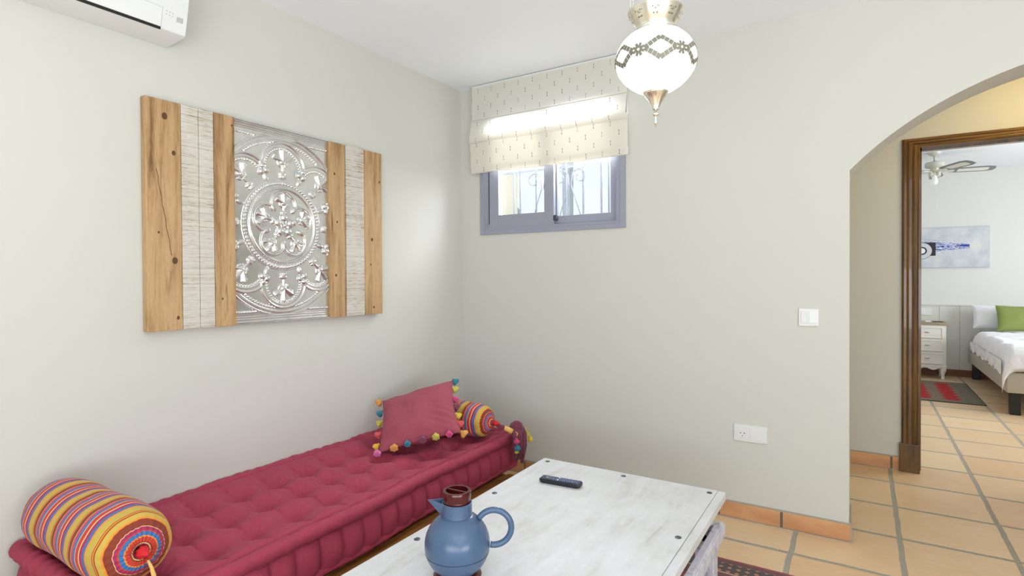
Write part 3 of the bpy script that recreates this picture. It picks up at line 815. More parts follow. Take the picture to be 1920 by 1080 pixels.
# side walls with vertical scalloped bulges
def perim(s):
    """rounded-rectangle perimeter point and outward normal"""
    R = .045; P = 2 * (W_ - 2 * R) + 2 * (L_ - 2 * R) + 2 * PI * R; d = (s % 1) * P
    segs = [('l', (MX1, MY0 + R), (0, 1), L_ - 2 * R, (1, 0)), ('a', (MX1 - R, MY1 - R), 0, PI / 2 * R, None), ('l', (MX1 - R, MY1), (-1, 0), W_ - 2 * R, (0, 1)), ('a', (MX0 + R, MY1 - R), PI / 2, PI / 2 * R, None), ('l', (MX0, MY1 - R), (0, -1), L_ - 2 * R, (-1, 0)), ('a', (MX0 + R, MY0 + R), PI, PI / 2 * R, None), ('l', (MX0 + R, MY0), (1, 0), W_ - 2 * R, (0, -1)), ('a', (MX1 - R, MY0 + R), 1.5 * PI, PI / 2 * R, None)]
    for typ, a, c, ln, nrm in segs:
        if d <= ln + 1e-9:
            if typ == 'l': return Vector((a[0] + c[0] * d, a[1] + c[1] * d, 0)), Vector((*nrm, 0)), s * P
            th = c + d / R; n = Vector((math.cos(th), math.sin(th), 0)); return Vector((a[0], a[1], 0)) + n * R, n, s * P
        d -= ln
    return Vector((MX1, MY0 + R, 0)), Vector((1, 0, 0)), 0
PER = 2 * (W_ - .09) + 2 * (L_ - .09) + 2 * PI * .045
NL = round(PER / .1)
def side(u, v):
    p, n, s = perim(u); z = FZ + .012 + (TZ - FZ - .03) * v
    lob = abs(math.sin(PI * u * NL)) ** .55
    bul = math.sin(PI * min(1, max(0, .04 + v * .92))) ** .6
    wall = .0 if n.x < -.5 else 1
    out = (.006 + .030 * lob) * bul * wall + .004 * noise.noise(Vector((p.x * 14, p.y * 14, z * 14)))
    fb = front_bow(p.y) if n.x > .5 else 0
    q = p + n * (out - .012); q.x += fb; q.z = z
    return q
b.grid(900, 16, side, closed_u=True)
b.grid(20, 60, lambda u, v: (MX0 + .01 + (W_ - .02) * u, MY0 + .01 + (L_ - .02) * v, FZ + .006))
_wb(b, 'cushion_body', BURG, mt, MBb, smooth=True)
def roll(zc, rad, name, amp):
    b = MB(); N_ = 640; pts = []; rr = []
    for i in range(N_):
        p, n, s = perim(i / N_)
        wall = 0 if n.x < -.5 else 1
        fb = front_bow(p.y) if n.x > .5 else 0
        w_ = noise.noise(Vector((p.x * 3, p.y * 3, zc * 9)))
        q = p + n * (-.004 + .006 * w_ * wall + (.0 if wall else -.004)); q.x += fb
        near = max(0, 1 - (q.y - MY0) / .35)
        q.z = zc + amp * w_ + .02 * near * near
        pts.append(q); rr.append(rad * (1 + .10 * math.sin(s * 130 + 3 * w_) * (.3 + near) + .18 * noise.noise(Vector((p.x * 25, p.y * 25, zc)))) * (1.15 if not wall else 1))
    b.tube(pts, rr, 12, closed=True)
    return _wb(b, name, BURG, mt, MBb, smooth=True)
roll(TZ + .008, .027, 'top_rolled_edge', .006)
roll(FZ + .02, .014, 'bottom_rolled_edge', .002)
for (x, y) in tufts:
    if y > 2.6: continue
    b = MB(); z = top_h(x, y); b.lathe([(.004, z - .004), (.009, z + .001), (.006, z + .006), (.002, z + .008)], 10, center=(x, y, 0)); _wb(b, 'tuft', BURG, mt, MBb, smooth=True)

# ------------------------------------------------------------------ bolsters
def stripes():
    t = NT('rainbow_striped_cotton', .85); s = t.sep(t.uv()); v = s[1]; p = t.obj()
    Y = (206, 172, 76); O = (242, 140, 40); BR = (140, 58, 38); PK = (196, 76, 104); BL_ = (52, 120, 182); CR = (246, 206, 140); RD = (206, 66, 48); MG = (172, 46, 92); PU = (112, 96, 150); DK = (110, 40, 36)
    seq = [(Y, 22), (DK, 1.5), (O, 4), (BR, 13), (CR, 1.5), (PK, 9), (RD, 1.5), (BL_, 9), (CR, 2.5), (RD, 14), (CR, 4), (MG, 11), (BL_, 7), (PU, 3), (O, 4)]
    tot = sum(w_ for _, w_ in seq); st = []; acc = 0
    for c, w_ in seq: st.append((acc / tot, lin(c))); acc += w_
    per = .140
    barrel = t.ramp(t.math('FRACT', t.math('DIVIDE', v, per)), st, 'CONSTANT')
    caps = [(Y, 16), (O, 5), (BR, 22), (CR, 2), (MG, 11), (RD, 5), (BL_, 13), (O, 5), (RD, 18), (DK, 3), (CR, 5), (MG, 12), (DK, 4), (RD, 6)]
    tot = sum(w_ for _, w_ in caps); st = []; acc = 0
    for c, w_ in caps: st.append((acc / tot, lin(c))); acc += w_
    capc = t.ramp(t.math('FRACT', s[1]), st, 'CONSTANT')
    iscap = t.math('GREATER_THAN', s[0], 1.5)
    col = t.mix(iscap, barrel, capc)
    wv = t.noise(p, 900, 2)
    col = t.mix(t.math('MULTIPLY', wv, .15), col, (0.02, .01, .01))
    t.b.inputs['Sheen Weight'].default_value = .05
    return t.out(col, t.math('ADD', t.noise(p, 14, 4), t.math('MULTIPLY', wv, .1)), .25, .01)
STRIPE = stripes()
REDC = plain('bright_red_cotton', (206, 24, 34), .7)
MAROON = m_fabric('maroon_yarn', (100, 30, 52), (116, 40, 64), .9, .3, 400, (1, .7, .8), 20, .5)
GOLD = plain('gold_thread', (226, 178, 100), .7)
def yarn(name, c): return m_fabric(name, c, tuple(min(255, v + 14) for v in c), .95, .25, 300, (1, 1, 1), 60, .7)
Y_TEAL = yarn('teal_yarn', (20, 124, 152)); Y_YEL = yarn('yellow_green_yarn', (206, 196, 60)); Y_PINK = yarn('hot_pink_yarn', (222, 52, 122)); Y_ORG = yarn('orange_yarn', (238, 160, 60)); Y_GOLD = yarn('sunny_yellow_yarn', (238, 198, 40)); Y_RED = yarn('coral_red_yarn', (232, 78, 80)); Y_PLUM = yarn('plum_yarn', (124, 44, 74)); Y_LPINK = yarn('light_pink_yarn', (232, 110, 176))

def tassel_mesh(b, top, direc, ln, rad, seed=0):
    """small pompom tassel: neck, then a flared skirt of strands"""
    d = Vector(direc).normalized(); rot = Vector((0, 0, -1)).rotation_difference(d).to_matrix().to_4x4()
    m_ = Matrix.Translation(top) @ rot
    rnd = random.Random(seed); ph = rnd.random() * 6
    prof = [(rad * .10, 0), (rad * .34, -ln * .05), (rad * .44, -ln * .14), (rad * .36, -ln * .24), (rad * .72, -ln * .36), (rad * 1.0, -ln * .56), (rad * 1.08, -ln * .78), (rad * .95, -ln * .94), (rad * .6, -ln * 1.0), (rad * .1, -ln * .97)]
    b.lathe(prof, 28, mat=m_, rfun=lambda r, z, a: r * (1 + (.13 * math.sin(6 * a + ph) + .09 * math.sin(14 * a + ph * 2 + z * 120)) * (1 if z < -ln * .3 else .25)))

def make_bolster(name, label, x0, x1, yc, zc, R, phase, tass, knot):
    t = thing(name, label, 'bolster', ((x0 + x1) / 2, yc, zc - R))
    base = ((x0 + x1) / 2, yc, zc - R)
    b = MB(); n = 96; Lb = x1 - x0; nu = 60
    def barrel(u, v):
        a = 2 * PI * u; x = x0 + .03 + (Lb - .06) * v
        e = min(v, 1 - v) * Lb; rr = R * (1 - .10 * math.exp(-e / .035)) * (1 + .02 * math.sin(v * 9 + 1)) + .004 * noise.noise(Vector((x * 8, math.cos(a) * 2, math.sin(a) * 2)))
        flat = 1.0
        z = math.sin(a) * rr; y = math.cos(a) * rr * 1.02
        if z < 0: z *= .94
        return (x, yc + y, zc + z)
    b.grid(n, nu, barrel, closed_u=True, uvfn=lambda u, v: (u, v * Lb + phase))
    for side_, xe in ((1, x1), (-1, x0)):
        def cap(u, v, side_=side_, xe=xe):
            a = 2 * PI * u; rr0 = R * (.90 + .02 * math.sin(9 + 1))
            k = v   # 0 rim .. 1 centre
            bx, by, bz = barrel(u, 1.0 if side_ > 0 else 0.0)
            pl_ = (.0045 * math.sin(k * PI) ** .7 * (math.sin(26 * a + 2.0 * math.sin(3 * a)))) * (.35 + .65 * k) 
            dome = .036 * math.sin(min(1, k * 1.25) * PI / 2) - (.020 * max(0, (k - .72) / .28) ** 2 if knot == 'in' else -.02 * max(0, (k - .7) / .3) ** 2)
            q = 1 - k * .93
            if k < .25: q = 1 - .93 * k * (.75 + k)
            return (bx + side_ * (dome + pl_), yc + (by - yc) * q, zc + (bz - zc) * q)
        b.grid(n, 26, cap, closed_u=True, uvfn=lambda u, v: (2 + u, v * .985))
    _wb(b, 'cover', STRIPE, t, base, smooth=True)
    # gathered red centre
    b = MB(); xx = x1 + .008 if knot == 'in' else x1 + .03
    b.lathe([(R * .16, 0), (R * .15, .010), (R * .08, .022), (.003, .032 if knot == 'in' else .036)], 24, mat=Matrix.Translation((xx, yc, zc)) @ Matrix.Rotation(PI / 2, 4, 'Y'), rfun=lambda r, z, a: r * (1 + .12 * math.sin(8 * a)))
    part_label(_wb(b, 'gathered_centre', REDC, t, base, smooth=True), 'bright red gathered centre')
    return t, base
R1 = .109
bt1, base1 = make_bolster('bolster', 'large striped bolster on the near end of the daybed, left of the photo', -2.285, -1.715, .768, TZ + .040 + R1, R1, .03, 'a', 'in')
zc1 = TZ + .040 + R1
b = MB(); pts = [(-1.668, .765, zc1 - .012), (-1.655, .768, zc1 - .03), (-1.648, .77, zc1 - .05), (-1.645, .77, zc1 - .075)]
b.tube(pts, [.003, .0045, .006, .005], 10); part_label(_wb(b, 'knotted_cord', GOLD, bt1, base1, smooth=True), 'gold wrapped cord knot')
b = MB(); b.tube([(-1.645, .77, zc1 - .07), (-1.640, .77, zc1 - .10), (-1.638, .77, zc1 - .14)], [.014, .016, .02], 12); _wb(b, 'tassel', MAROON, bt1, base1, smooth=True)

R2 = .092
zc2 = TZ + .030 + R2
bt2, base2 = make_bolster('bolster', 'striped bolster at the far end of the daybed, half hidden by the cushion', -2.22, -1.71, 2.50, zc2, R2, .06, 'b', 'out')
# cord running from the cap, over the rolled edge, then the tassel cluster hanging down the front
b = MB(); b.tube([(-1.675, 2.50, zc2), (-1.655, 2.515, zc2 - .02), (-1.640, 2.53, zc2 - .025)], [.010, .013, .015], 12); _wb(b, 'wrapped_cord', MAROON, bt2, base2, smooth=True)
b = MB(); b.tube([(-1.640, 2.53, zc2 - .026), (-1.624, 2.545, zc2 - .036), (-1.607, 2.56, zc2 - .05)], [.013, .014, .016], 12)
part_label(_wb(b, 'gold_binding', GOLD, bt2, base2, smooth=True), 'gold netted binding')
b = MB()
b.lathe([(.012, .03), (.030, .018), (.038, -.005), (.034, -.03), (.02, -.045)], 24, center=(-1.612, 2.615, zc2 - .035), rfun=lambda r, z, a: r * (1 + .06 * math.sin(9 * a)))
_wb(b, 'tassel_head', MAROON, bt2, base2, smooth=True)
for i, (dx, dy, ln) in enumerate(((0, 0, .155), (.012, .03, .15), (-.004, .055, .17), (.010, .08, .14), (.004, .02, .16), (.008, .065, .19))):
    b = MB(); x = -1.604 + dx; y = 2.565 + dy
    b.tube([(x, y, zc2 - .045), (x + .012, y + .002, zc2 - .075), (x + .014, y + .004, zc2 - .045 - ln * .7), (x + .008, y + .004, zc2 - .045 - ln)], [.012, .014, .013, .010], 10)
    _wb(b, 'tassel_strand', MAROON, bt2, base2, smooth=True)
for i, (dx, dy, dz, m_, s) in enumerate(((.022, -.004, .085, Y_PINK, 1), (.026, -.002, .118, Y_TEAL, 1.1), (.022, -.002, .145, Y_YEL, .8), (.02, .115, .075, Y_YEL, .9), (.03, .130, .102, Y_GOLD, 1.1))):
    b = MB(); tassel_mesh(b, (-1.604 + dx, 2.565 + dy, zc2 - dz + .005), (.1, .05, -1), .032 * s, .014 * s, i); o = _wb(b, 'pompom', m_, bt2, base2, smooth=True)
    part_label(o, {0: 'hot pink pompom', 1: 'teal pompom', 2: 'yellow green pompom', 3: 'yellow green pompom', 4: 'sunny yellow pompom'}[i])
b = MB(); b.tube([(-1.600, 2.57, zc2 - .045), (-1.580, 2.575, zc2 - .06), (-1.582, 2.562, zc2 - .082)], .0025, 6); b.tube([(-1.600, 2.60, zc2 - .04), (-1.575, 2.67, zc2 - .05), (-1.572, 2.695, zc2 - .08)], .0025, 6)
_wb(b, 'gold_string', GOLD, bt2, base2)

# ------------------------------------------------------------------ square cushion with tassels
C_BL, C_BR, C_TR, C_TL = Vector((-2.033, 1.987, .416)), Vector((-1.69, 2.215, .516)), Vector((-1.955, 2.49, .705)), Vector((-2.285, 2.27, .592))
cc = (C_BL + C_BR + C_TR + C_TL) / 4
nrm = (C_BR - C_BL).cross(C_TL - C_BL).normalized()
cu = thing('throw_cushion', 'dusty burgundy square cushion edged with coloured tassels, leaning on the far bolster', 'cushion', tuple(cc))
def cpt(u, v, s=0):
    p = C_BL * (1 - u) * (1 - v) + C_BR * u * (1 - v) + C_TR * u * v + C_TL * (1 - u) * v
    a, c = 2 * u - 1, 2 * v - 1
    # edges curve inwards between the corners
    pull = .035
    p = p + (C_BR - C_BL) * (-a * pull * (1 - c * c) * abs(a) ** 2) + (C_TL - C_BL) * (-c * pull * (1 - a * a) * abs(c) ** 2)
    th = .060 * ((1 - abs(a) ** 2.6) * (1 - abs(c) ** 2.6)) ** .55
    wr = .010 * noise.noise(Vector((u * 5, v * 5, s * 3 + 2))) * min(1, 3 * th / .06)
    wr += .008 * math.exp(-((u - .12 - .5 * v * .2) ** 2 + (v - .22) ** 2) / .01) * math.sin((v - u * .3) * 60) * (s > 0)
    wr += .006 * math.exp(-((u - .85) ** 2 + (v - .25) ** 2) / .02) * math.sin((v + u * .5) * 55) * (s > 0)
    return p + nrm * (s * (th + wr)) - cc
b = MB()
b.grid(60, 60, lambda u, v: cpt(u, v, 1)); b.grid(60, 60, lambda u, v: cpt(u, v, -1), flip=True)
b.build('cushion_cover', BURG2, cu, smooth=True)
def edge_pt(e, f_):
    return {0: cpt(f_, 0), 1: cpt(1, f_), 2: cpt(f_, 1), 3: cpt(0, f_)}[e]
camdir = Vector((.72, -.6, .1)).normalized()
TS = [  # edge, fraction, yarn, name
    (0, .0, Y_LPINK, 'light pink'), (0, .2, Y_ORG, 'orange'), (0, .36, Y_TEAL, 'teal'), (0, .54, Y_PLUM, 'plum'), (0, .70, Y_YEL, 'yellow green'), (0, .86, Y_PINK, 'hot pink'),
    (1, .0, Y_ORG, 'orange'), (1, .18, Y_RED, 'coral red'), (1, .33, Y_GOLD, 'sunny yellow'), (1, .5, Y_PLUM, 'plum'), (1, .64, Y_PINK, 'hot pink'), (1, .84, Y_YEL, 'yellow green'), (1, 1.0, Y_TEAL, 'teal'),
    (3, .14, Y_GOLD, 'sunny yellow'), (3, .34, Y_RED, 'coral red'), (3, .56, Y_YEL, 'yellow green'), (3, .76, Y_TEAL, 'teal'), (3, 1.0, Y_ORG, 'orange')]
eu = (C_BR - C_BL).normalized(); ev = (C_TL - C_BL).normalized()
for i, (e, f_, m_, nm) in enumerate(TS):
    p = edge_pt(e, f_) + nrm * .008
    outd = {0: -ev, 1: eu, 3: -eu}[e]
    if e == 0: dr = outd * .9 + Vector((.12, -.12, -.22)); 
    elif e == 1: dr = outd * .7 + Vector((.1, -.1, -.75))
    else: dr = outd * .5 + Vector((-.05, -.35, -.5))
    if e == 0: p = p + Vector((0, 0, .012))
    b = MB(); tassel_mesh(b, p, dr, .036, .0165 + .002 * math.sin(i * 2.3), i)
    part_label(b.build('tassel', m_, cu, smooth=True), nm + ' tassel')

# ------------------------------------------------------------------ coffee table
TX0, TX1, TY0, TY1, TTZ = -1.243, -.443, .87, 2.262, .45
ct = thing('coffee_table', 'long limewashed wooden coffee table standing on the red rug in front of the daybed', 'coffee table', ((TX0 + TX1) / 2, (TY0 + TY1) / 2, 0))
CB = ((TX0 + TX1) / 2, (TY0 + TY1) / 2, 0)
def cp(mb, name, mat=TTOP, **kw): return _wb(mb, name, mat, ct, CB, **kw)
b = MB()
def topedge(u): return .0015 * noise.noise(Vector((u * 22, 3, 1)))
b.box(TX0, TX1 - .031, TY0, TY1, TTZ - .03, TTZ, bev=.003); cp(b, 'table_top')
b = MB(); b.box(TX1 - .0298, TX1, TY0, TY1, TTZ - .03, TTZ + .0, bev=.004); cp(b, 'edge_board')
b = MB(); b.box(TX0 + .05, TX1 - .045, TY0 + .05, TY1 - .05, TTZ - .115, TTZ - .03); cp(b, 'apron', DIST)
for x0 in (TX0 + .002, TX1 - .037):
    b = MB(); b.box(x0, x0 + .035, TY0 + .02, TY1 - .01, TTZ - .165, TTZ - .118, bev=.003); cp(b, 'side_rail', DIST)
    b = MB(); b.box(x0 + .006, x0 + .029, TY0 + .03, TY1 - .02, TTZ - .118, TTZ - .108, bev=.002); cp(b, 'rail_moulding', DIST)
for y0 in (TY0 + .01, TY1 - .05):
    b = MB(); b.box(TX0 + .037, TX1 - .037, y0, y0 + .035, TTZ - .165, TTZ - .118, bev=.003); cp(b, 'end_rail', DIST)
LT = TTZ - .165
for x0 in (TX0 + .025, TX1 - .095):
    for y0 in (TY0 + .03, TY1 - .10):
        b = MB(); b.box(x0, x0 + .07, y0, y0 + .07, .012, LT, bev=.004); b.box(x0 - .006, x0 + .076, y0 - .006, y0 + .076, LT - .045, LT, bev=.004)
        cp(b, 'leg', DIST)
for x in (-1.205, -.845, -.497):
    for y in ((2.222, 1.79, 1.345, .91) if x != -.845 else (2.222, .91)):
        b = MB(); b.lathe([(.0105, TTZ - .004), (.0105, TTZ + .0012), (.009, TTZ + .002), (.003, TTZ + .0016)], 20, center=(x, y, 0)); cp(b, 'bolt_head', BOLT, smooth=True, angle=40)

# remote control
rm = thing('remote_control', 'black television remote control lying on the coffee table', 'remote control', (-1.028, 2.006, TTZ), math.radians(5.5))
b = MB(); n_ = 40
def rsec(x):
    k = (x + .09) / .18; return .0215 - .0025 * math.sin(PI * k)
out_ = []
LR, WR_ = .088, .0225
for (sx, sy, a0) in ((1, 1, 0), (-1, 1, PI / 2), (-1, -1, PI), (1, -1, 1.5 * PI)):
    for i in range(7):
        a = a0 + i * PI / 12; out_.append((sx * (LR - .010) + .010 * math.cos(a), sy * (WR_ - .010) + .010 * math.sin(a)))
n_ = len(out_); rings = [(.86, .0), (.97, .004), (1, .009), (1, .015), (.96, .0185)]
vs = []; fs = []
for k, z in rings: vs += [(x * (k if k < 1 else 1), y * k, z + .0) for x, y in out_]
for j in range(len(rings) - 1):
    for i in range(n_): fs.append((j * n_ + i, j * n_ + (i + 1) % n_, (j + 1) * n_ + (i + 1) % n_, (j + 1) * n_ + i))
fs += [tuple(range(n_ - 1, -1, -1)), tuple((len(rings) - 1) * n_ + i for i in range(n_))]
b.add(vs, fs); b.build('remote_body', BLACKP, rm, smooth=True, angle=40)
REMTOP = plain('glossy_blue_black', (52, 66, 96), .18)
b = MB(); b.box(-.083, .083, -.0185, .0185, .0185, .0192, bev=.0003); fpan = b.build('face_plate', REMTOP, rm)
KEY = plain('grey_rubber_key', (110, 120, 150), .35); KEYW = plain('pale_key', (214, 220, 232), .4); KEYG = plain('green_key', (190, 216, 120), .4)
for c in range(14):
    for r_ in range(3):
        x = -.058 + c * .0098; y = (r_ - 1) * .0115
        if c in (0,) and r_ != 1: continue
        b = MB(); b.box(x - .0033, x + .0033, y - .0036, y + .0036, .0190, .0212, bev=.0008)
        b.build('key', KEYG if (c, r_) == (0, 1) else (KEYW if c == 5 and r_ != 1 else KEY), fpan)

# ------------------------------------------------------------------ vacuum jug
JX, JY = -.953, 1.229
dirx = math.radians(32)
jug = thing('vacuum_jug', 'matte blue round vacuum jug with a dark red lid on the coffee table', 'jug', (JX, JY, TTZ), dirx)
BLUE = plain('satin_blue_plastic', (72, 94, 124), .26); BLUED = plain('seam_shadow_line', (26, 38, 62), .6)
RB = plain('red_brown_plastic', (74, 18, 18), .16)
RS, CS = .0905, .098
prof = [(.052, .016)]
for i in range(40):
    a = -math.radians(64) + (math.radians(64 + 62)) * i / 39; prof.append((RS * math.cos(a), CS + RS * math.sin(a)))
b = MB(); b.lathe(prof, 72); b.build('jug_body', BLUE, jug, smooth=True, angle=40)
zs_ = .077; b = MB(); b.lathe([(math.sqrt(RS ** 2 - (zs_ - CS) ** 2) + .0002, zs_ - .0008), (math.sqrt(RS ** 2 - (zs_ - CS) ** 2) + .0010, zs_), (math.sqrt(RS ** 2 - (zs_ - CS) ** 2) + .0008, zs_ + .0008)], 72, cap=False); b.build('seam_ring', BLUED, jug)
NR, NZ0, NZ1 = .0415, .166, .214
b = MB()
NP = [(NR + .0015, NZ0 - .002), (NR, NZ0 + .002), (NR, NZ1), (NR - .002, NZ1 + .001), (NR - .0035, NZ1), (NR - .0035, NZ0 + .01)]
b.lathe(NP, 64, cap=False)
neck = b.build('neck', BLUE, jug, smooth=True, angle=40)
# wedge spout pointing -x locally
b = MB()
def sp_pt(s): pass
tip = Vector((-.082, 0, NZ1 + .006)); e1 = math.radians(38)
A_ = Vector((-NR * math.cos(e1), NR * math.sin(e1), NZ1 + .001)); B_ = Vector((-NR * math.cos(e1), -NR * math.sin(e1), NZ1 + .001)); Cc = Vector((-NR, 0, NZ0 + .006))
wall_t = .003
A2, B2 = A_ + Vector((0, -.004, 0)), B_ + Vector((0, .004, 0)); T2 = tip + Vector((.007, 0, 0)); C2 = Cc + Vector((.004, 0, .012))
b.add([A_, B_, tip, Cc, A2, B2, T2, C2], [(0, 2, 3), (1, 3, 2), (4, 7, 6), (5, 6, 7), (0, 4, 6, 2), (1, 2, 6, 5), (0, 3, 7, 4), (1, 5, 7, 3)])
b.build('spout', BLUE, jug)
# ring handle
b = MB(); HC = Vector((.102, 0, .142)); HR = .0485
pts = []
for i in range(41):
    a = math.radians(148) - math.radians(250) * i / 40
    pts.append(HC + Vector((HR * math.cos(a), 0, HR * math.sin(a))))
b.tube(pts, .0085, 16); b.build('handle', BLUE, jug, smooth=True)
b = MB(); b.lathe([(.036, NZ1 - .012), (.037, NZ1 + .002), (.0385, NZ1 + .004), (.037, NZ1 + .007), (.0385, NZ1 + .010), (.0395, NZ1 + .030), (.038, NZ1 + .033), (.031, NZ1 + .033), (.030, NZ1 + .022), (.002, NZ1 + .021)], 56)
lid = b.build('lid', RB, jug, smooth=True, angle=40)
b = MB(); b.box(-.031, .031, -.0032, .0032, NZ1 + .020, NZ1 + .0325, bev=.001); b.build('lid_grip', RB, lid)
lid.rotation_euler = (0, 0, -dirx * .9)
b = MB(); b.lathe([(.060, .0005), (.066, .002), (.067, .014), (.058, .022), (.050, .024)], 56); b.build('foot_ring', RB, jug, smooth=True, angle=40)

# ------------------------------------------------------------------ rugs
def m_rug(name, w_, h_, red, dark, cream, green, border):
    t = NT(name, .95); s = t.sep(t.obj()); x, y = s[0], s[1]; p = t.obj()
    ex = t.math('SUBTRACT', w_ / 2, t.math('ABSOLUTE', x)); ey = t.math('SUBTRACT', h_ / 2, t.math('ABSOLUTE', y)); e = t.math('MINIMUM', ex, ey)
    def cellpat(per, a, c):
        fx = t.math('PINGPONG', t.math('DIVIDE', x, per), .5); fy = t.math('PINGPONG', t.math('DIVIDE', y, per * a), .5)
        return t.math('ADD', fx, fy)
    f1 = cellpat(.085, 1.4, 0)
    field = t.ramp(f1, [(0, lin(cream)), (.12, lin(dark)), (.28, lin(red)), (.42, lin(cream)), (.47, lin(red)), (.72, lin(red)), (.8, lin(dark)), (.9, lin(red))], 'CONSTANT')
    f2 = cellpat(.036, 1.0, 0)
    bord = t.ramp(f2, [(0, lin((208, 92, 52))), (.24, lin(cream)), (.30, lin(dark)), (.70, lin(green)), (.80, lin(dark))], 'CONSTANT')
    f3 = cellpat(.014, 1.0, 0)
    bord2 = t.ramp(f3, [(0, lin(dark)), (.35, lin(red)), (.6, lin(green)), (.85, lin(dark))], 'CONSTANT')
    c = t.mix(t.math('GREATER_THAN', e, border), bord, field)
    for (a0, a1, cc_) in ((0, .018, red), (.018, .024, dark), (border * .62, border * .66, cream), (border * .94, border, dark)):
        m_ = t.math('MULTIPLY', t.math('GREATER_THAN', e, a0 - .0001), t.math('LESS_THAN', e, a1)); c = t.mix(m_, c, lin(cc_))
    m_ = t.math('MULTIPLY', t.math('GREATER_THAN', e, border * .66), t.math('LESS_THAN', e, border * .94)); c = t.mix(m_, c, bord2)
    m_ = t.math('MULTIPLY', t.math('GREATER_THAN', e, .024), t.math('LESS_THAN', e, .042)); c = t.mix(m_, c, bord2)
    n = t.noise(p, 420, 3, .6); c = t.mix(t.math('MULTIPLY', n, .25), c, lin(dark))
    t.b.inputs['Sheen Weight'].default_value = .3
    return t.out(c, n, .6, .006)
def rug(name, label, x0, x1, y0, y1, mat, th=.008):
    b = MB(); cx_, cy_ = (x0 + x1) / 2, (y0 + y1) / 2; hw, hh_ = (x1 - x0) / 2, (y1 - y0) / 2
    nx, ny = 60, 90
    def fz(u, v):
        return (-hw + 2 * hw * u, -hh_ + 2 * hh_ * v + .004 * noise.noise(Vector((u * 4, v * 2, 0))), th + .0012 * noise.noise(Vector((u * 70, v * 90, 2))))
    b.grid(nx, ny, fz)
    b.box(-hw, hw, -hh_, hh_, .0005, th - .002)
    o = b.build(name, mat, smooth=False); o.location = (cx_, cy_, 0); tag(o, label, 'rug'); return o
rug('patterned_rug', 'deep red oriental rug with dark patterned border under the coffee table', -1.45, -.10, .25, 2.636, m_rug('red_bokhara_pile', 1.35, 2.386, (150, 24, 36), (46, 22, 24), (206, 180, 140), (58, 62, 52), .20), .010)

def m_bedrug():
    t = NT('bedside_rug_pile', .95); s = t.sep(t.obj()); x, y = s[0], s[1]; p = t.obj()
    hw, hh_ = .58, .65
    ex = t.math('SUBTRACT', hw, t.math('ABSOLUTE', x)); ey = t.math('SUBTRACT', hh_, t.math('ABSOLUTE', y))
    # pointed red medallion columns separated by grey brown bands
    u = t.math('PINGPONG', t.math('DIVIDE', t.math('SUBTRACT', x, .33), .24), .5)
    v = t.math('PINGPONG', t.math('DIVIDE', y, .15), .5)
    dia = t.math('ADD', t.math('MULTIPLY', u, 1.0), t.math('MULTIPLY', v, .42))
    nn = t.noise(t.vscale(p, (60, 90, 1)), 1.6, 3, .7)
    mott = t.ramp(nn, [(.38, lin((84, 76, 66))), (.5, lin((150, 138, 118))), (.6, lin((122, 74, 66)))])
    c = t.mix(t.math('LESS_THAN', dia, .36), mott, lin((178, 30, 38)))
    fb = t.ramp(t.noise(t.vscale(p, (90, 90, 1)), 1.2, 2, .6), [(.4, lin((76, 72, 62))), (.5, lin((150, 142, 124))), (.6, lin((112, 84, 74)))])
    inner = t.math('MULTIPLY', t.math('GREATER_THAN', ex, .15), t.math('GREATER_THAN', ey, .12))
    c = t.mix(inner, fb, c)
    for (q, a0, a1) in ((ex, .125, .15), (ex, .02, .045), (ey, .095, .12)):
        m_ = t.math('MULTIPLY', t.math('GREATER_THAN', q, a0), t.math('LESS_THAN', q, a1)); c = t.mix(t.math('MULTIPLY', m_, .7), c, lin((104, 112, 96)))
    c = t.mix(t.math('LESS_THAN', t.math('MINIMUM', ex, ey), .012), c, lin((54, 52, 48)))
    return t.out(c, t.noise(p, 300, 2), .5, .005)
rug('bedside_rug', 'small red and grey oriental rug on the bedroom floor beside the bed', -.12, 1.035, 7.045, 8.33, m_bedrug())

# ------------------------------------------------------------------ switch and socket
sw = thing('light_switch', 'white double light switch on the back wall beside the arch', 'light switch', (-.223, YB, 1.078))
b = MB(); b.box(-.044, .044, -.009, 0, -.044, .044, bev=.003); b.build('cover_plate', WPLAST, sw)
b = MB(); b.box(-.034, -.002, -.0135, -.008, -.029, .030, bev=.0015, mat=Matrix.Rotation(math.radians(3), 4, 'X')); b.build('rocker', WPLAST, sw)
b = MB(); b.box(.002, .034, -.0115, -.008, -.029, .030, bev=.0015, mat=Matrix.Rotation(math.radians(-2), 4, 'X')); b.build('rocker', WPLAST2, sw)
b = MB(); b.box(.026, .036, -.0094, -.0088, -.0405, -.0388); b.build('maker_mark', GREYMARK, sw)
so = thing('power_socket', 'white wall socket beside a blank plate, low on the back wall', 'wall socket', (-.493, YB, .459))
b = MB(); b.box(-.081, .081, -.009, 0, -.044, .044, bev=.003); b.build('cover_plate', WPLAST, so)
b = MB(); b.box(.002, .066, -.0115, -.008, -.031, .031, bev=.0015); b.build('blank_insert', WPLAST2, so)
b = MB(); b.box(-.066, -.002, -.0105, -.008, -.031, .031, bev=.001); ins = b.build('socket_insert', WPLAST, so)
b = MB(); b.lathe([(.0205, 0), (.0195, .0025), (.0185, 0), (.0175, -.006), (.0, -.006)], 36, mat=Matrix.Translation((-.038, -.0105, 0)) @ Matrix.Rotation(PI / 2, 4, 'X'), cap=False); b.build('socket_well', GREYMARK if False else WPLAST2, ins, smooth=True, angle=40)
for dx, dz, r_ in ((-.0095, 0, .0028), (.0095, 0, .0028), (0, -.0145, .0022)):
    b = MB(); b.lathe([(r_, 0), (r_, .0006)], 12, mat=Matrix.Translation((-.038 + dx, -.0106, dz)) @ Matrix.Rotation(PI / 2, 4, 'X')); b.build('pin_hole', DARKGAP, ins)
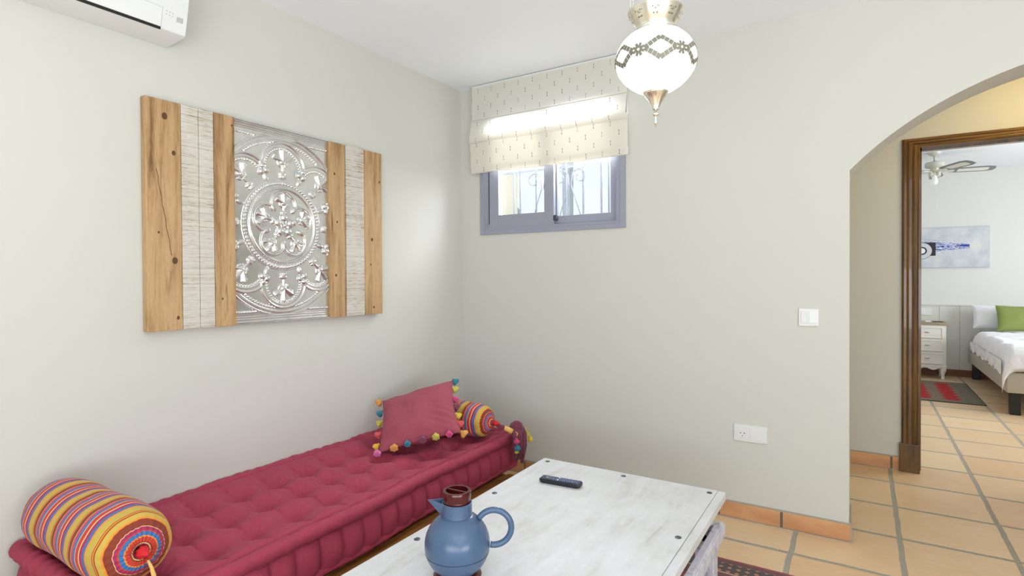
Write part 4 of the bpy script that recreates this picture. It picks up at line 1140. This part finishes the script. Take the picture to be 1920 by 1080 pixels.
b = MB(); b.box(.064, .074, -.0094, -.0088, -.0405, -.0388); b.build('maker_mark', GREYMARK, so)

# ------------------------------------------------------------------ door frame (hall to bedroom)
dr = bpy.data.objects.new('door_1', None); COL.objects.link(dr); dr.location = (.73, YH, 0); struct(dr)
OX0, OX1, OZ = .222, 1.238, 2.163     # outer architrave
IX0, IX1, IZ = .318, 1.142, 2.105
profd = [(0, 0), (0, .018), (.010, .024), (.022, .024), (.026, .019), (.034, .022), (.048, .022), (.052, .017), (.060, .019), (.074, .014), (.080, .008), (.086, .008), (.086, 0)]
SXs = (IX0 - OX0) / .086; SZs = (OZ - IZ) / .086
def arch_member(kind):
    b = MB(); n = len(profd)
    def ring_(p0): return p0
    if kind == 'left': P = [(OX0 + d * SXs, YH - t_, .185) for d, t_ in profd]; Q = [(OX0 + d * SXs, YH - t_, OZ - d * SZs) for d, t_ in profd]
    if kind == 'right': P = [(OX1 - d * SXs, YH - t_, .185) for d, t_ in profd]; Q = [(OX1 - d * SXs, YH - t_, OZ - d * SZs) for d, t_ in profd]
    if kind == 'top': P = [(OX0 + d * SXs, YH - t_, OZ - d * SZs) for d, t_ in profd]; Q = [(OX1 - d * SXs, YH - t_, OZ - d * SZs) for d, t_ in profd]
    b.add(P + Q, [tuple(range(n)), tuple(range(2 * n - 1, n - 1, -1))] + [(i, n + i, n + (i + 1) % n, (i + 1) % n) for i in range(n)])
    return b
DB = (.73, YH, 0)
for k, nm in (('left', 'architrave'), ('right', 'architrave'), ('top', 'head_architrave')): _wb(arch_member(k), nm, DOORWOOD if k != 'top' else m_wood('varnished_head_wood', [(64, 42, 12), (118, 82, 26), (150, 108, 42)], 'X', 1.2, .35, .15, .3), dr, DB)
for x0, x1 in ((OX0 - .012, IX0 + .002), (IX1 - .002, OX1 + .012)):
    b = MB(); b.box(x0, x1, YH - .034, YH, .0, .185, bev=.004); _wb(b, 'plinth_block', DOORWOOD, dr, DB)
b = MB(); b.box(DX0, IX0 - .0, YH + .0, YH + .15, 0, IZ + .012); b.box(IX1, DX1, YH, YH + .15, 0, IZ + .012); b.box(DX0, DX1, YH, YH + .15, IZ, DZ); _wb(b, 'door_lining', DOORWOOD, dr, DB)
b = MB(); b.box(IX0, IX0 + .012, YH + .05, YH + .10, 0, IZ); b.box(IX1 - .012, IX1, YH + .05, YH + .10, 0, IZ); b.box(IX0, IX1, YH + .05, YH + .10, IZ - .014, IZ); _wb(b, 'door_stop', DOORWOOD, dr, DB)

# hall ceiling lamp (warm), just beyond the top of the arch
hl = thing('hall_ceiling_lamp', 'small round warm ceiling lamp in the hall behind the arch', 'ceiling lamp', (.95, 3.92, CZ))
b = MB(); b.lathe([(.11, 0), (.11, -.03), (.10, -.035)], 32); b.build('lamp_base', WPLAST, hl, smooth=True, angle=40)
HG = NT('warm_lamp_glass', .4, (255, 240, 210)); HG.b.inputs['Emission Color'].default_value = (1, .70, .20, 1); HG.b.inputs['Emission Strength'].default_value = 56
b = MB(); b.lathe([(.10, -.035), (.095, -.055), (.07, -.075), (.03, -.085), (.002, -.087)], 32); b.build('lamp_glass', HG.m, hl, smooth=True)

# ------------------------------------------------------------------ bedroom
# panelling
b = MB(); xx = -.6
while xx < 3.6:
    b.box(xx + .0015, xx + .2035, YBED - .018, YBED - .0015, .088, .890, bev=.002); xx += .205
b.box(-.6, 3.6, YBED - .010, YBED - .0015, .088, .89); b.box(-.6, 3.6, YBED - .028, YBED - .0015, .888, .905, bev=.003)
struct(b.build('trim_2', PANELW))
# painting
def m_paintg():
    t = NT('abstract_blue_painting', .6); s = t.sep(t.obj()); x, z = s[0], s[2]; p = t.obj()
    n = t.noise(t.vscale(p, (1, 1, 1)), 5, 4, .6); c = t.ramp(n, [(.3, lin((178, 186, 194))), (.5, lin((200, 206, 213))), (.7, lin((220, 220, 218)))])
    n2 = t.noise(t.vscale(p, (3, 1, 16)), 4, 5, .7, 1.0)
    # streak envelope tapering to the right
    env = t.math('SUBTRACT', .105, t.math('ABSOLUTE', t.math('SUBTRACT', z, .012)))
    lim = t.math('LESS_THAN', x, .25)
    stre = t.math('MULTIPLY', t.math('GREATER_THAN', t.math('ADD', env, t.math('MULTIPLY', t.math('SUBTRACT', n2, .5), .20)), t.math('ADD', .045, t.math('MULTIPLY', x, .10))), lim)
    sc_ = t.ramp(n2, [(.3, lin((20, 26, 52))), (.42, lin((40, 90, 196))), (.5, lin((232, 232, 236))), (.57, lin((60, 74, 110))), (.66, lin((206, 196, 168))), (.72, lin((28, 70, 190)))], 'CONSTANT')
    c = t.mix(stre, c, sc_)
    # round form at left
    dx = t.math('ADD', x, .225); dz = t.math('ADD', z, .035)
    r = t.math('SQRT', t.math('ADD', t.math('MULTIPLY', dx, dx), t.math('MULTIPLY', dz, dz)))
    blk = t.math('MULTIPLY', t.math('LESS_THAN', t.math('ABSOLUTE', t.math('ADD', z, .015)), .085), t.math('LESS_THAN', x, -.085)); c = t.mix(blk, c, lin((34, 36, 48)))
    disc = t.ramp(r, [(0, lin((236, 236, 238))), (.034, lin((30, 34, 46))), (.050, lin((206, 206, 214))), (.098, lin((40, 44, 56))), (.106, (0, 0, 0))], 'CONSTANT')
    c = t.mix(t.math('LESS_THAN', r, .106), c, disc)
    return t.out(c, n2, .2, .002)
PCX = .88
pt = thing('canvas_painting', 'wide abstract canvas painting in blue, black and white on the bedroom wall', 'painting', (PCX, YBED, 1.62))
b = MB(); b.box(-.445, .445, -.034, -.002, -.25, .25, bev=.002); b.build('canvas', m_paintg(), pt)

# nightstand
NXa, NXb, NYa, NYb = .46, .872, 8.55, 8.86
ns = thing('nightstand', 'small white three-drawer nightstand with driftwood top beside the bed', 'nightstand', ((NXa + NXb) / 2, (NYa + NYb) / 2, 0))
NB = ((NXa + NXb) / 2, (NYa + NYb) / 2, 0)
def np_(mb, name, mat=CREAMP, parent=ns, **kw): return _wb(mb, name, mat, parent, NB, **kw)
b = MB(); b.box(NXa - .015, NXb + .015, NYa - .02, NYb, .665, .692, bev=.004); np_(b, 'top', DRIFT)
b = MB(); b.box(NXa, NXb, NYa, NYb, .155, .665, bev=.003); b.box(NXa - .01, NXb + .01, NYa - .012, NYb, .150, .168, bev=.003)
pts = [(NXa, .15), (NXb, .15), (NXb, .10)] + [(NXb - .05 - (NXb - NXa - .1) * i / 24, .125 + .012 * math.cos(i / 24 * 4 * PI)) for i in range(25)] + [(NXa, .10)]
m_ = Matrix(((1, 0, 0, 0), (0, 0, 1, NYa - .004), (0, 1, 0, 0), (0, 0, 0, 1)))
b.prism(pts, 0, .014, mat=m_)
np_(b, 'carcass')
for k in range(3):
    z0 = .185 + k * .158
    b = MB(); b.box(NXa + .03, NXb - .03, NYa - .010, NYa + .002, z0, z0 + .135, bev=.002)
    ring_frame(b, NXa + .03, NXb - .03, z0, z0 + .135, .014, .014, .014, .014, NYa - .016, NYa - .008, .002)
    d = np_(b, 'drawer')
    b = MB(); cx_ = (NXa + NXb) / 2; zc_ = z0 + .07
    m2 = Matrix.Translation((cx_ + .02, NYa - .012, zc_)) 
    b.lathe([(.001, -.006), (.022, -.002), (.026, .004), (.022, .009), (.002, .010)], 20, mat=m2 @ Matrix.Scale(.55, 4, (0, 1, 0)))
    np_(b, 'cup_handle', BRASS, d, smooth=True)
for x in (NXa + .028, NXb - .028):
    for y in (NYa + .025, NYb - .03):
        b = MB(); b.lathe([(.016, 0), (.022, .004), (.020, .012), (.014, .03), (.018, .06), (.026, .085), (.027, .11), (.024, .15)], 16, center=(x, y, 0)); np_(b, 'leg', smooth=True)
# things on it
b = MB(); b.box(-.05, .05, -.035, .035, 0, .008, bev=.002); o = b.build('smartphone', BLACKP); o.location = (.80, 8.68, .692); tag(o, 'flat black phone lying on the nightstand', 'phone')
b = MB(); b.box(-.028, .028, -.02, .02, 0, .018, bev=.003); o = b.build('charger_block', WPLAST); o.location = (.70, 8.66, .692); tag(o, 'small white box on the nightstand beside the phone', 'charger')
so2 = thing('wall_socket', 'white double wall socket on the bedroom panelling above the nightstand', 'wall socket', (.665, YBED - .018, .805))
b = MB(); b.box(-.09, .09, -.009, 0, -.045, .045, bev=.003); b.build('cover_plate', WPLAST, so2)
b = MB(); b.box(-.03, .015, -.03, -.008, -.032, .032, bev=.003); b.build('plug', WPLAST, so2)

# bed
EX0, EX1, EY0, EY1 = 1.12, 2.72, 6.68, 8.86
bd = thing('bed', 'double bed with taupe upholstered base on black legs in the bedroom', 'bed', ((EX0 + EX1) / 2, (EY0 + EY1) / 2, 0))
EB = ((EX0 + EX1) / 2, (EY0 + EY1) / 2, 0)
b = MB(); b.box(EX0, EX1, EY0, EY1, .205, .395, bev=.012); _wb(b, 'base_box', TAUPE, bd, EB, smooth=True, angle=50)
for x0 in (EX0 + .03, EX1 - .11):
    for y0 in (EY0 + .04, EY1 - .12):
        b = MB(); b.box(x0, x0 + .075, y0, y0 + .075, 0, .205, bev=.003); _wb(b, 'leg', BLACKM, bd, EB)
# mattress
b = MB(); b.box(EX0 + .05, EX1 - .05, EY0 + .08, EY1 - .02, .395, .545, bev=.03); _wb(b, 'mattress', LINEN, bd, EB, smooth=True, angle=60)
# duvet
b = MB()
DUX0, DUX1, DUY0, DUY1 = EX0 - .035, EX1 + .035, EY0 - .02, 8.42
def duvet(u, v, s):
    x = DUX0 + (DUX1 - DUX0) * u; y = DUY0 + (DUY1 - DUY0) * v
    e = min(x - DUX0, DUX1 - x); e2 = y - DUY0
    k = min(1, e / .10); k2 = min(1, e2 / .10)
    top = .625 - .20 * (1 - math.sqrt(max(0, 1 - (1 - k) ** 2))) - .18 * (1 - math.sqrt(max(0, 1 - (1 - k2) ** 2)))
    n = .018 * noise.noise(Vector((x * 5, y * 4, 0))) + .008 * noise.noise(Vector((x * 14, y * 11, 4)))
    if v > .93: top -= .03 * ((v - .93) / .07)
    z = top + n
    if e < .06: x += .02 * noise.noise(Vector((y * 9, 1, 2)))
    if s < 0: z = min(z - .03, .563) if (e > .06 and e2 > .06) else z - .04
    return (x, y, z)
b.grid(90, 110, lambda u, v: duvet(u, v, 1)); b.grid(90, 110, lambda u, v: duvet(u, v, -1), flip=True)
n0 = len(b.v) // 2
rim = [i for i in range(90)] + [j * 90 + 89 for j in range(1, 110)] + [109 * 90 + i for i in range(88, -1, -1)] + [j * 90 for j in range(108, 0, -1)]
for i in range(len(rim)): b.f.append((rim[i], rim[(i + 1) % len(rim)], n0 + rim[(i + 1) % len(rim)], n0 + rim[i])); b.mi.append(0)
# side drop towards the nightstand, scalloped lower hem
b.grid(120, 8, lambda u, v: (DUX0 - .006 + .012 * noise.noise(Vector((u * 12, v * 2, 5))), DUY0 + .02 + (DUY1 - DUY0 - .03) * u, .50 - (.095 + .012 * math.sin(u * 38) + .03 * (1 - u)) * v + .0))
o = b.build('duvet', LINEN, smooth=True); tag(o, 'puffy white duvet spread over the bedroom bed', 'duvet')
def pillow(name, label, cx_, cy_, cz_, wdt, hgt, th, tilt, mat, cat, rz=0):
    b = MB()
    def pf(u, v, s):
        a, c = 2 * u - 1, 2 * v - 1
        ww = 1 - .05 * (1 - a * a) * 0
        px_ = a * wdt / 2 * (1 - .04 * (1 - c * c)); pz_ = c * hgt / 2 * (1 - .06 * (1 - a * a))
        t_ = th / 2 * ((1 - abs(a) ** 2.4) * (1 - abs(c) ** 2.4)) ** .5 + .006 * noise.noise(Vector((u * 5, v * 5, s)))
        return (px_, s * t_, pz_)
    b.grid(36, 36, lambda u, v: pf(u, v, 1)); b.grid(36, 36, lambda u, v: pf(u, v, -1), flip=True)
    o = b.build(name, mat, smooth=True); o.location = (cx_, cy_, cz_); o.rotation_euler = (tilt, 0, rz); tag(o, label, cat)
    return o
pillow('pillow', 'plump white pillow propped at the head of the bed behind the green cushion', 1.44, 8.66, .775, .62, .30, .17, math.radians(-22), LINEN, 'pillow')
pillow('green_cushion', 'plain green rectangular cushion propped on the bed', 1.60, 8.45, .775, .56, .32, .12, math.radians(-26), GREEN, 'cushion')

# ceiling fan
FX_, FY_ = .655, 7.44
fan = thing('ceiling_fan', 'white ceiling fan with grey and cane blades in the bedroom', 'ceiling fan', (FX_, FY_, CZ))
FANW = plain('off_white_fan_metal', (206, 206, 194), .35)
b = MB(); b.lathe([(.060, 0), (.055, -.02), (.03, -.035), (.014, -.04)], 28); b.build('canopy', FANW, fan, smooth=True, angle=40)
b = MB(); b.tube([(0, 0, -.03), (0, 0, -.105)], .011, 12); b.build('downrod', FANW, fan, smooth=True)
b = MB(); b.lathe([(.03, -.098), (.075, -.104), (.086, -.112), (.087, -.150), (.075, -.160), (.04, -.168)], 36); b.build('motor_housing', FANW, fan, smooth=True, angle=35)
b = MB(); b.lathe([(.040, -.165), (.040, -.205), (.030, -.215)], 24); b.build('light_kit', BRASS, fan, smooth=True, angle=40)
for s in (-1, 1):
    b = MB(); b.lathe([(.018, -.19), (.020, -.21), (.022, -.245), (.019, -.25)], 16, center=(s * .032, -.012, 0)); b.build('lamp_holder', FANW, fan, smooth=True, angle=40)
BULB = NT('frosted_bulb', .3, (246, 246, 246)); BULB.b.inputs['Emission Color'].default_value = (1, 1, 1, 1); BULB.b.inputs['Emission Strength'].default_value = .15
b = MB(); b.lathe([(.011, -.240), (.015, -.255), (.024, -.285), (.029, -.305), (.027, -.325), (.016, -.340), (.003, -.345)], 24, center=(0, -.02, 0)); b.build('bulb', BULB.m, fan, smooth=True)
b = MB(); b.tube([(.02, -.02, -.25), (.021, -.02, -.62)], .0015, 6); b.build('pull_chain', WPLAST, fan)
for k, ang in enumerate((11, 83, 155, 227, 299)):
    a = math.radians(ang)
    R_ = Matrix.Rotation(a, 4, 'Z') @ Matrix.Translation((0, 0, -.200)) @ Matrix.Rotation(math.radians(-13), 4, 'X')
    ol = [(.13, -.045), (.18, -.056), (.44, -.066), (.51, -.050), (.525, 0), (.51, .050), (.44, .066), (.18, .056), (.13, .045)]
    b = MB(); b.prism(ol, -.003, .003, mat=R_); bo = b.build('blade', BLADE, fan)
    b = MB(); il = [(.20, -.034), (.43, -.042), (.465, -.028), (.465, .028), (.43, .042), (.20, .034)]; b.prism(il, -.0042, .0042, mat=R_); b.build('cane_insert', CANE, bo)
    b = MB(); b.prism([(.035, -.014), (.12, -.03), (.17, -.02), (.17, .02), (.12, .03), (.05, .014)], -.009, -.003, mat=R_); b.build('blade_iron', FANW, bo)
